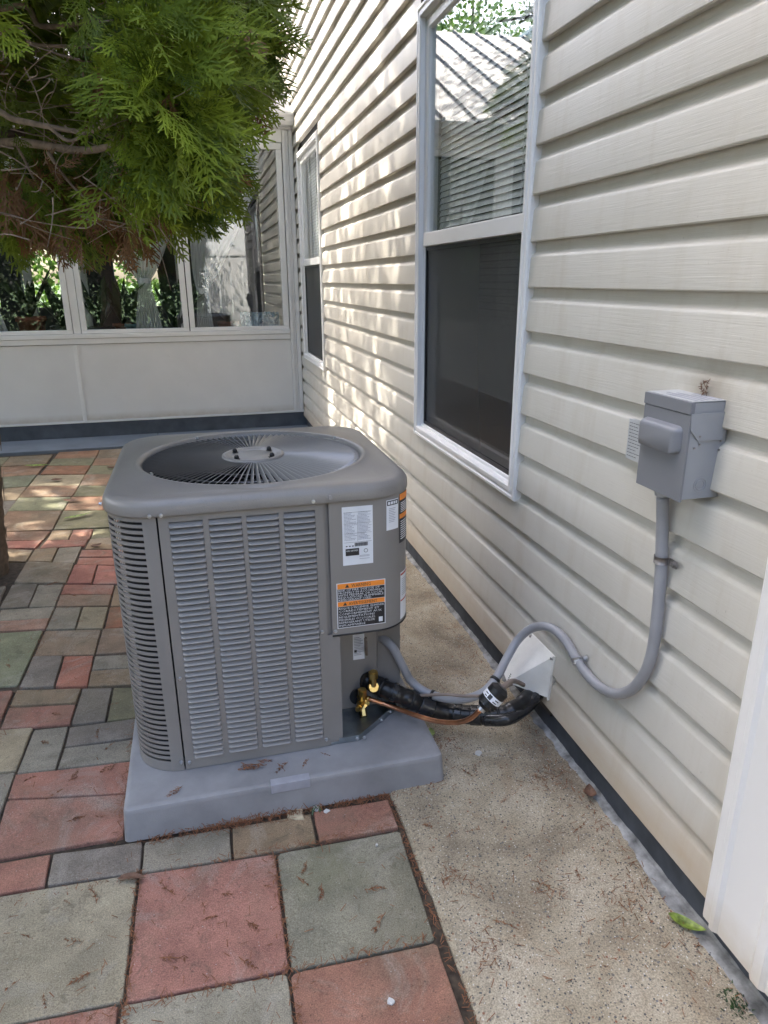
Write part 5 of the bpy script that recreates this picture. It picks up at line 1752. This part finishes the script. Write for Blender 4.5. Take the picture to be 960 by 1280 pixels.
for cx, cy in ((-.10, 1.35), (-.12, .95), (-.30, 1.55), (-.06, 1.62), (-.43, 1.10), (-.44, .92), (-.25, 1.02), (-.40, 1.42)):
    needles(45, lambda: (cx + random.gauss(0, .025), cy + random.gauss(0, .03), .0085))
needles(260, lambda: (-.03 - abs(random.gauss(0, .02)), random.uniform(.7, 3.0), .0095))
nq = [q for q in nq if not (-1.146 < q[0][0] < -.35 and 1.402 < q[0][1] < 2.24)]
q = np.array(nq).reshape(-1, 3)
tag(obj('cedar_needles', q, [(4 * i, 4 * i + 1, 4 * i + 2, 4 * i + 3) for i in range(len(q) // 4)], 'dead'), 'fine brown cedar needles gathered in the paver joints and along the pad', 'needles', kind='stuff')
# pebbles of the exposed aggregate
gv, gf = [], []
MATS_P = []
for _ in range(1500):
    x, y = random.uniform(-.485, .0), .7 + 2.0 * random.random() ** 1.5
    r_ = random.uniform(.0010, .0026)
    a0 = random.uniform(0, 1)
    o_ = len(gv)
    for k in range(5):
        a = a0 + 2 * math.pi * k / 5
        gv.append((x + r_ * math.cos(a) * random.uniform(.7, 1.2), y + r_ * math.sin(a), .0062))
    gv.append((x, y, .0062 + r_ * .45))
    gf += [(o_ + k, o_ + (k + 1) % 5, o_ + 5) for k in range(5)]
MAT['pebble'] = simple('dark_aggregate', (0.10, 0.10, 0.10), .8, var=.9, scale=70, bmp=0)
tag(obj('aggregate_pebbles', gv, gf, 'pebble'), 'fine dark stones showing in the surface of the concrete strip', 'gravel', kind='stuff')
# tuft of weed by the corner and by the pad
def tuft(c, n_, L, label):
    V, F = [], []
    for _ in range(n_):
        a = random.uniform(0, 6.28); l = L * random.uniform(.5, 1); w_ = .0016
        x, y = c[0] + random.gauss(0, .012), c[1] + random.gauss(0, .012)
        dx, dy = math.cos(a) * l * .6, math.sin(a) * l * .6
        sx, sy = -math.sin(a) * w_, math.cos(a) * w_
        o_ = len(V)
        V += [(x - sx, y - sy, .003), (x + sx, y + sy, .003), (x + dx * .5 + sx, y + dy * .5 + sy, l * .5), (x + dx * .5 - sx, y + dy * .5 - sy, l * .5), (x + dx, y + dy, l * .65)]
        F += [(o_, o_ + 1, o_ + 2, o_ + 3), (o_ + 3, o_ + 2, o_ + 4)]
    tag(obj('weed_tuft', V, F, 'houseplant'), label, 'weed')
tuft((-.045, .715), 90, .022, 'low dark green weeds in the concrete by the corner post')
tuft((-.688, 1.400), 14, .035, 'tiny green weed sprouting at the front edge of the pad')

# ==================================================================
# TREES
# ==================================================================
def quads_to_mesh(name, Q, tint, mat, parent, **tags):
    """Q: (n,4,3) world quads; tint (n,)"""
    n_ = len(Q)
    v = Q.reshape(-1, 3)
    c = (v.min(0) + v.max(0)) / 2; c[2] = v[:, 2].min()
    me = bpy.data.meshes.new(name)
    me.vertices.add(4 * n_)
    me.vertices.foreach_set('co', (v - c).astype(np.float32).ravel())
    me.loops.add(4 * n_)
    me.loops.foreach_set('vertex_index', np.arange(4 * n_, dtype=np.int32))
    me.polygons.add(n_)
    me.polygons.foreach_set('loop_start', np.arange(0, 4 * n_, 4, dtype=np.int32))
    me.materials.append(MAT[mat])
    at = me.attributes.new('tint', 'FLOAT', 'FACE')
    at.data.foreach_set('value', tint.astype(np.float32))
    me.update(calc_edges=True)
    o = bpy.data.objects.new(name, me)
    link(o, parent, tuple(c))
    return tag(o, **tags)

def place_fronds(templates, P, D, U, S):
    """P pos, D growth direction, U normal, S size; arrays"""
    out, idx = [], []
    D = D / np.linalg.norm(D, axis=1)[:, None]
    X = np.cross(D, U); X /= np.linalg.norm(X, axis=1)[:, None] + 1e-9
    Z = np.cross(X, D)
    tsel = rng.integers(0, len(templates), len(P))
    for t, T in enumerate(templates):
        m = tsel == t
        if not m.any(): continue
        q = T.reshape(-1, 3)
        A = (q[None, :, 0, None] * X[m][:, None, :] + q[None, :, 1, None] * D[m][:, None, :] + q[None, :, 2, None] * Z[m][:, None, :]) * S[m][:, None, None] + P[m][:, None, :]
        out.append(A.reshape(-1, 4, 3))
        idx.append(np.repeat(np.where(m)[0], len(T)))
    return np.concatenate(out), np.concatenate(idx)

FH = [frond_geo(s, 7 + s % 5, 3, 1, .026 + .003 * (s % 3), (.38, .50, .60)[s % 3], .15 + .1 * (s % 4)) for s in range(12)]
for s_, q_ in enumerate(FH): q_[:, :, 0] += .22 * ((s_ % 3) - 1) * q_[:, :, 1] ** 2
FL_ = [frond_geo(20 + s, 6, 1, 1, .045, .50, .3) for s in range(4)]
FX = [frond_geo(40 + s, 3, 1, 1, .11, .55, .3) for s in range(3)]

TX, TY = -1.935, 3.255
thuja = thing('cedar_tree', 'large green arborvitae overhanging the patio from the left', 'tree', (TX, TY, 0))
tr_pts = [(TX - .005, TY, -.03), (TX + .03, TY, .27), (TX + .08, TY, .63), (TX + .13, TY, 1.0), (TX + .15, TY + .01, 1.4), (TX + .12, TY + .02, 2.2), (TX + .05, TY, 3.4), (TX, TY, 5.0), (TX, TY, 6.4)]
v, f = tube_geo(tr_pts, lambda t: .130 * (1 - t) ** .7 + .012 + .004 * max(0, 1 - t * 14), 22, 12)
v = [(x + rng.normal(0, .003), y + rng.normal(0, .003), z) for x, y, z in v]
trunk = obj('trunk', v, f, 'bark', thuja, True)
bk = []
for i in range(90):     # loose bark strips
    a = random.uniform(0, 6.28); z = random.uniform(0.02, 1.3)
    r_ = .143 - .012 * z
    x, y = TX + .125 * min(z, 1.1) - .004 + r_ * math.cos(a), TY + r_ * math.sin(a)
    l = random.uniform(.03, .09); w_ = random.uniform(.004, .010)
    tx, ty = -math.sin(a), math.cos(a)
    bk.append([(x - tx * w_, y - ty * w_, z), (x + tx * w_, y + ty * w_, z), (x + tx * w_ + math.cos(a) * .006, y + ty * w_ + math.sin(a) * .006, z + l), (x - tx * w_ + math.cos(a) * .006, y - ty * w_ + math.sin(a) * .006, z + l)])
q = np.array(bk).reshape(-1, 3)
obj('bark_strips', q, [(4 * i, 4 * i + 1, 4 * i + 2, 4 * i + 3) for i in range(len(bk))], 'bark', thuja, kind='stuff')

def pixy(px_, py_, Y):
    d = fw * 870.06 + r2 * (px_ - 480) - u2 * (py_ - 640)
    return CAMP + d * (Y / d.y)
# limbs: the ones the photograph shows, then ordinary ones
limbs = [
 ([(TX, TY, 1.55), pixy(-40, 190, 2.75), pixy(20, 178, 2.6), pixy(100, 188, 2.45), pixy(150, 180, 2.3), pixy(190, 170, 2.2)], .017, 'limb'),
 ([(TX, TY, 1.6), pixy(-40, 140, 2.5), pixy(20, 150, 2.35), pixy(60, 158, 2.25), pixy(110, 164, 2.2), pixy(150, 145, 2.1)], .011, 'limb'),
 ([pixy(60, 158, 2.25), pixy(90, 176, 2.2), pixy(130, 150, 2.2), pixy(160, 168, 2.1)], .0055, 'limb'),
 ([(TX, TY, 1.9), pixy(10, 10, 2.9), pixy(50, 32, 2.8), pixy(95, 30, 2.7), pixy(140, 18, 2.5)], .012, 'limb'),
 ([(TX, TY, 1.8), pixy(0, 40, 2.6), pixy(40, 55, 2.5), pixy(85, 58, 2.45), pixy(130, 60, 2.3)], .008, 'limb'),
 ([pixy(60, 190, 2.5), pixy(80, 220, 2.5), pixy(110, 250, 2.5), pixy(150, 270, 2.45)], .0055, 'limb'),
 ([pixy(20, 180, 2.6), pixy(60, 250, 2.7), pixy(100, 262, 2.7), pixy(140, 235, 2.6)], .0045, 'limb'),
 ([pixy(245, 90, 1.95), pixy(247, 72, 1.95), pixy(270, 58, 1.93), pixy(290, 45, 1.9), pixy(306, 38, 1.88)], .0048, 'limb'),
 ([pixy(247, 72, 1.95), pixy(252, 88, 1.92), pixy(256, 100, 1.9)], .003, 'limb'),
 ([pixy(150, 130, 2.3), pixy(190, 110, 2.3), pixy(240, 100, 2.2), pixy(300, 110, 2.2)], .007, 'bark'),
]
for pts_, r_, mt in limbs:
    tube('limb', pts_, lambda t, r_=r_: r_ * (1 - .6 * t), mt, thuja, 8, 6)
lr = random.Random(11)
tips = []
for i in range(46):
    a = lr.uniform(0, 2 * math.pi); z = 1.55 + 4.2 * (i / 46)
    R_ = (1.55 if z < 3.6 else 1.55 * (6.6 - z) / 3.0) * lr.uniform(.75, 1)
    p0 = Vector((TX, TY, z)); 
    if math.sin(a) < -.6 and z < 2.2 and math.cos(a) < .8: R_ *= .8
    p1 = Vector((TX + R_ * .5 * math.cos(a), TY + R_ * .5 * math.sin(a), z + .10)); p2 = Vector((TX + R_ * math.cos(a), TY + R_ * math.sin(a), z - .05))
    tube('limb', [p0, p1, p2], lambda t: .018 * (1 - .75 * t), 'bark', thuja, 6, 4)
    tips.append(p2)
# fine dead twigs in the interior
tg_, tf_ = [], []
for _ in range(230):
    u, vv = (lr.uniform(-40, 200), lr.uniform(-30, 300)) if _ % 3 else (lr.uniform(100, 270), lr.uniform(20, 240))
    Y_ = lr.uniform(1.95, 3.0) if u < 150 else lr.uniform(1.85, 2.4)
    p = pixy(u, vv, Y_)
    d = Vector((lr.gauss(0, 1), lr.gauss(0, 1), lr.gauss(-.1, .5))).normalized()
    l = lr.uniform(.06, .20)
    e = Vector((lr.gauss(0, .3), lr.gauss(0, .3), lr.gauss(0, .3)))
    g = tube_geo([p, p + d * l * .35 + e * .06 * l, p + d * l * .7 + e * .45 * l, p + (d + e * 1.1) * l], lambda t: .0020 * (1 - .7 * t), 4, 4)
    o_ = len(tg_); tg_ += g[0]; tf_ += [tuple(k + o_ for k in t) for t in g[1]]
obj('twigs', tg_, tf_, 'limb', thuja, kind='stuff')

# crown volume: front bright sprays, lower dark sprays, inner filling, tall upper crown
def blobs(spec, n_total, size, outdir=0.8):
    P, D, U, S = [], [], [], []
    wts = np.array([s[4] for s in spec], float); wts /= wts.sum()
    for (px_, py_, Y_, r_, w_), cnt in zip(spec, (wts * n_total).astype(int)):
        c = np.array(pixy(px_, py_, Y_))
        v = rng.normal(0, 1, (cnt, 3)); v /= np.linalg.norm(v, axis=1)[:, None]
        rad = r_ * rng.uniform(.35, 1.0, cnt) ** .6
        p = c + v * rad[:, None] * np.array([1, 1, .8])
        out = p - np.array([TX, TY, c[2] + .15])
        out[:, 2] *= .5
        out /= np.linalg.norm(out, axis=1)[:, None]
        d = out * outdir + v * .35 + rng.normal(0, .28, (cnt, 3)) + np.array([0, 0, -.42])
        tc = np.array([-0.8782, 0, 1.2408]) - p
        tc /= np.linalg.norm(tc, axis=1)[:, None]
        u = tc * .9 + np.array([0, 0, .5]) + rng.normal(0, .40, (cnt, 3))
        P.append(p); D.append(d); U.append(u); S.append(size * rng.uniform(.45, 1.30, cnt))
    P, D, U, S = np.concatenate(P), np.concatenate(D), np.concatenate(U), np.concatenate(S)
    # the crown is bare round its lowest big limbs
    dd = P - np.array([-0.8782, 0, 1.2408])
    zc_ = dd @ np.array(fw)
    a_, b_ = 480 + 870 * (dd @ np.array(r2)) / zc_, 640 - 870 * (dd @ np.array(u2)) / zc_
    bare = ((a_ < 150) & (b_ > 118) & (b_ < 205) & (P[:, 1] < 3.0)) | ((a_ < 120) & (b_ > 5) & (b_ < 85) & (P[:, 1] < 3.0))
    ok = ~bare | (rng.random(len(P)) < .12)
    return P[ok], D[ok], U[ok], S[ok]
front = [(185, 95, 1.95, .13, 2), (225, 70, 1.9, .12, 2), (230, 140, 1.85, .12, 2.2), (200, 190, 1.9, .12, 2), (235, 215, 1.9, .10, 1.6), (270, 170, 2.0, .13, 2), (300, 120, 2.15, .13, 2), (325, 60, 2.2, .13, 2), (290, 30, 2.1, .13, 2), (345, 20, 2.4, .13, 1.6),
         (255, 10, 2.0, .12, 1.6), (200, 20, 2.0, .13, 1.4), (120, -15, 2.1, .10, .6), (-5, 5, 1.8, .06, .4), (180, 235, 1.95, .09, 1), (300, 190, 2.3, .10, 1),
         (345, 110, 2.5, .12, 1.0), (360, 40, 2.7, .14, .9), (150, 150, 2.1, .08, .6)]
front = [(a - (92 if a > 255 else 34), b - (40 if b > 150 else 26), c, d * .95, e) for a, b, c, d, e in front]
Pf, Df, Uf, Sf = blobs(front, 500, .155)
Q, idx = place_fronds(FH, Pf, Df, Uf, Sf)
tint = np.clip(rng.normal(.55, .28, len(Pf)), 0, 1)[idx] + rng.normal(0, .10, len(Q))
quads_to_mesh('front_sprays', Q, np.clip(tint, 0, 1), 'thuja', thuja)
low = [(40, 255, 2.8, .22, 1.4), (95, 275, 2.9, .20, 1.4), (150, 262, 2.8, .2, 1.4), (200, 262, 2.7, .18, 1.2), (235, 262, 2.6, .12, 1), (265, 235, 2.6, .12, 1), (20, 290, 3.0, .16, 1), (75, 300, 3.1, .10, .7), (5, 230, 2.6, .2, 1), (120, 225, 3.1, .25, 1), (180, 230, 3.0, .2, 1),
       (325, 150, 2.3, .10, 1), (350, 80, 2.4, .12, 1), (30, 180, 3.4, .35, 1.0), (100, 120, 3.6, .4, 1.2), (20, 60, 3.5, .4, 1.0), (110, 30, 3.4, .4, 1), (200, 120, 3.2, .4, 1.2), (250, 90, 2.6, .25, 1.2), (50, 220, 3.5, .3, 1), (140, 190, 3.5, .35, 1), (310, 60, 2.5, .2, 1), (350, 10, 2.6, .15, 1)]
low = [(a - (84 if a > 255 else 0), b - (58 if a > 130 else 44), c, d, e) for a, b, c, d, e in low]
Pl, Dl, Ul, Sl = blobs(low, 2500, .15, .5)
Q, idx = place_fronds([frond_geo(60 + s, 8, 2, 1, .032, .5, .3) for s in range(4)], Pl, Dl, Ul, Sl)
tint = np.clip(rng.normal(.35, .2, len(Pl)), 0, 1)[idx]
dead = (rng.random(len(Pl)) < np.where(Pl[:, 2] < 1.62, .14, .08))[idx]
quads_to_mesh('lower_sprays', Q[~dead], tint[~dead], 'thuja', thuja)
Pd, Dd, Ud, Sd = blobs([(60, 240, 2.5, .15, 1), (120, 255, 2.5, .15, 1.4), (170, 255, 2.4, .12, 1), (170, 110, 1.95, .10, .4), (220, 120, 1.9, .08, .4), (190, 160, 1.9, .06, .4), (280, 30, 2.0, .06, .3)], 130, .085, .3)
Qd, idd = place_fronds(FL_, Pd, Dd, Ud, Sd)
quads_to_mesh('dead_sprays', np.concatenate([Q[dead], Qd]), np.concatenate([tint[dead] + .3, rng.random(len(Qd))]), 'thuja_dead', thuja)
# upper crown
n_ = 15000
zz = 1.9 + 4.6 * rng.random(n_) ** 1.1
Rm = np.where(zz < 4.2, 1.50, 1.50 * (6.7 - zz) / 2.5)
rr2 = Rm * np.sqrt(rng.uniform(.10, 1, n_)); aa = rng.uniform(0, 2 * np.pi, n_)
lump = 1 + .12 * np.sin(aa * 5 + zz * 3) + .08 * np.sin(aa * 11 - zz * 5)
Pu = np.stack([TX + rr2 * lump * np.cos(aa), TY + rr2 * lump * np.sin(aa), zz], 1)
# keep the part the camera looks up into open
d_ = Pu - np.array([-0.8782, 0, 1.2408])
xc = d_ @ np.array(r2); yc = d_ @ np.array(u2); zc = d_ @ np.array(fw)
pu_, pv_ = 480 + 870 * xc / zc, 640 - 870 * yc / zc
keep = (Pu[:, 0] < -.56 - np.clip(Pu[:, 1] - 2.2, 0, 9) * .62) & ~((pv_ > -60) & (d_[:, 1] < 2.9)) & ~((pu_ > 330) & (pv_ > -120))
Pu = Pu[keep]
out = Pu - np.array([TX, TY, 0]); out[:, 2] = 0; out /= np.linalg.norm(out, axis=1)[:, None]
Q, idx = place_fronds(FX, Pu, out + rng.normal(0, .35, out.shape) + [0, 0, -.35], np.array([0, 0, 1.0]) + rng.normal(0, .4, out.shape), rng.uniform(.16, .28, len(Pu)))
quads_to_mesh('upper_sprays', Q, np.clip(rng.normal(.5, .2, len(Pu)), 0, 1)[idx], 'thuja', thuja)

# unseen broadleaf trees off the patio to the left, some added to block the sun
def leafy_tree(x, y, h, rad, z0, nleaf, label, seed, size=.10, mat='leafy', name='broadleaf_tree', squash=1.0, group=None):
    r = np.random.default_rng(seed); pr = random.Random(seed)
    t = thing(name, label, 'tree', (x, y, -.06), group)
    tube('trunk', [(x, y, -.1), (x + .05, y, h * .3), (x - .03, y + .05, h * .6), (x, y, h * .9)], lambda s: .16 * (1 - .8 * s), 'bark', t, 10, 5)
    for i in range(9):
        a = pr.uniform(0, 6.28); zb = z0 + (h - z0) * pr.uniform(0, .6)
        tube('limb', [(x, y, zb), (x + rad * .4 * math.cos(a), y + rad * .4 * math.sin(a), zb + .4), (x + rad * .85 * math.cos(a), y + rad * .85 * math.sin(a), zb + .8)], lambda s: .05 * (1 - .8 * s), 'bark', t, 6, 4)
    nc = 46
    cc_ = r.normal(0, 1, (nc, 3)); cc_ /= np.linalg.norm(cc_, axis=1)[:, None]
    cc_ *= (r.uniform(.3, 1, nc) ** .5)[:, None]
    cz = (z0 + h) / 2
    cc_ = cc_ * np.array([rad * .85, rad * .85 * squash, (h - z0) * .45]) + np.array([x, y, cz])
    k = r.integers(0, nc, nleaf)
    p = cc_[k] + r.normal(0, 1, (nleaf, 3)) * rad * .17
    q1 = r.normal(0, 1, (nleaf, 3)); q1 /= np.linalg.norm(q1, axis=1)[:, None]
    q2 = np.cross(q1, r.normal(0, 1, (nleaf, 3))); q2 /= np.linalg.norm(q2, axis=1)[:, None]
    s = size * r.uniform(.6, 1.2, nleaf)[:, None]
    Q = np.stack([p - q1 * s * .5, p + q2 * s * .28, p + q1 * s * .5, p - q2 * s * .28], 1)
    quads_to_mesh('crown', Q, r.random(nleaf), mat, t)
leafy_tree(-4.6, 3.6, 7.6, 2.1, 2.0, 26000, 'unseen broad green tree added for shade left of the patio behind the arborvitae', 1)
leafy_tree(-5.7, 7.2, 10.5, 3.1, 4.3, 15000, 'unseen tall tree added to dapple the wall, overhanging the left end of the sunroom', 2, .15)  # crown placed and thinned so sun reaches the wall only in patches
leafy_tree(-4.4, -0.4, 6.8, 1.9, 2.2, 20000, 'unseen broad green tree added for shade left of the patio nearest the camera', 3)
leafy_tree(-8.5, 1.5, 8.5, 2.6, 2.0, 16000, 'big tree behind the neighbouring fence', 4, .14)
# hedge seen through the sunroom's back windows
hg = thing('hedge', 'bright leafy hedge behind the sunroom back windows', 'hedge', (-2.5, 10.6, 0))
n_ = 14000
p = np.stack([rng.uniform(-5.2, 0.2, n_), 10.6 + rng.normal(0, .25, n_), rng.uniform(0, 3.2, n_)], 1)
q1 = rng.normal(0, 1, (n_, 3)); q1 /= np.linalg.norm(q1, axis=1)[:, None]
q2 = np.cross(q1, rng.normal(0, 1, (n_, 3))); q2 /= np.linalg.norm(q2, axis=1)[:, None]
s = .10
quads_to_mesh('foliage', np.stack([p - q1 * s * .5, p + q2 * s * .3, p + q1 * s * .5, p - q2 * s * .3], 1), rng.random(n_), 'hedge', hg)

# ==================================================================
# OUT OF FRAME, seen only as reflections: white fence, shed
# ==================================================================
fe = thing('picket_fence', 'white vinyl board fence behind the camera, mirrored in the sunroom glass', 'fence', (-1, -3, 0))
pb = box_geo(0, .205, 0, .02, 0, 1.66)
pme, _ = mesh_from('board', *pb, 'fence', False, recenter=False)
x = -0.55
while x < 1.9:
    shared('board', pme, (x, -3.02, .04), fe); x += .235
for z in (.25, 1.5): box('rail', -0.6, 2.1, -3.06, -3.025, z, z + .09, 'fence', fe)
box('cap_rail', -0.6, 2.1, -3.07, -2.98, 1.705, 1.78, 'fence', fe)
leafy_tree(-9.5, 27.0, 12.0, 3.2, 2.0, 9000, 'big tree past the far end of the neighbouring side wall', 6, .22)
nw = thing('neighbour_wing', 'long cream sided neighbouring house wall beyond the sunroom', 'house', (-8.5, 16, 0))
for k in range(24): obj('siding_board', [(x_, y_, z_) for z_, x_ in ((.1 + k * .3, -7.97), (.4 + k * .3, -8.0)) for y_ in (10.5, 23.5)], [(0, 1, 3, 2)], 'fence', nw)
box('body', -12.0, -8.02, 10.5, 23.5, 0, 7.3, 'post_white', nw)
fe2 = thing('side_fence', 'white vinyl board fence along the left side of the yard', 'fence', (-6, 0, 0))
y = -3.0
while y < 9:
    shared('board', pme, (-6.1, y, .04), fe2, rot=(0, 0, math.pi / 2)); y += .235
for z in (.25, 1.5): box('rail', -6.06, -6.02, -3.0, 9.1, z, z + .09, 'fence', fe2)
hb = thing('hedge', 'hedge coloured dark as if shaded, behind the camera, left of the white fence', 'hedge', (-4, -3.3, 0))
n_ = 26000
p = np.stack([rng.uniform(-8.5, -0.6, n_), -3.6 + rng.normal(0, .35, n_), rng.uniform(0, 3.4, n_)], 1)
q1 = rng.normal(0, 1, (n_, 3)); q1 /= np.linalg.norm(q1, axis=1)[:, None]
q2 = np.cross(q1, rng.normal(0, 1, (n_, 3))); q2 /= np.linalg.norm(q2, axis=1)[:, None]
quads_to_mesh('foliage', np.stack([p - q1 * .06, p + q2 * .035, p + q1 * .06, p - q2 * .035], 1), rng.random(n_), 'hedge_dark', hb)
leafy_tree(-4.5, -7.5, 6.5, 3.2, 0.3, 16000, 'dark evergreen tree behind the hedge at the camera side', 8, .14, 'hedge_dark', 'evergreen_tree')
sh = thing('neighbour_house', 'white sided neighbouring house beyond the fence', 'house', (-1.0, -9.5, 0))
for k in range(16): box('siding_board', -0.6, 3.0, -8.2 + (0), -8.17, .2 + k * .19, .385 + k * .19, 'fence', sh)
box('body', -0.6, 3.0, -12.0, -8.22, 0, 3.3, 'fence', sh)
obj('roof', [(-0.9, -7.9, 3.25), (3.3, -7.9, 3.25), (3.3, -10.1, 5.0), (-0.9, -10.1, 5.0), (-0.9, -12.3, 3.25), (3.3, -12.3, 3.25)], [(0, 1, 2, 3), (3, 2, 5, 4), (0, 3, 4), (1, 5, 2)], 'roofing', sh)
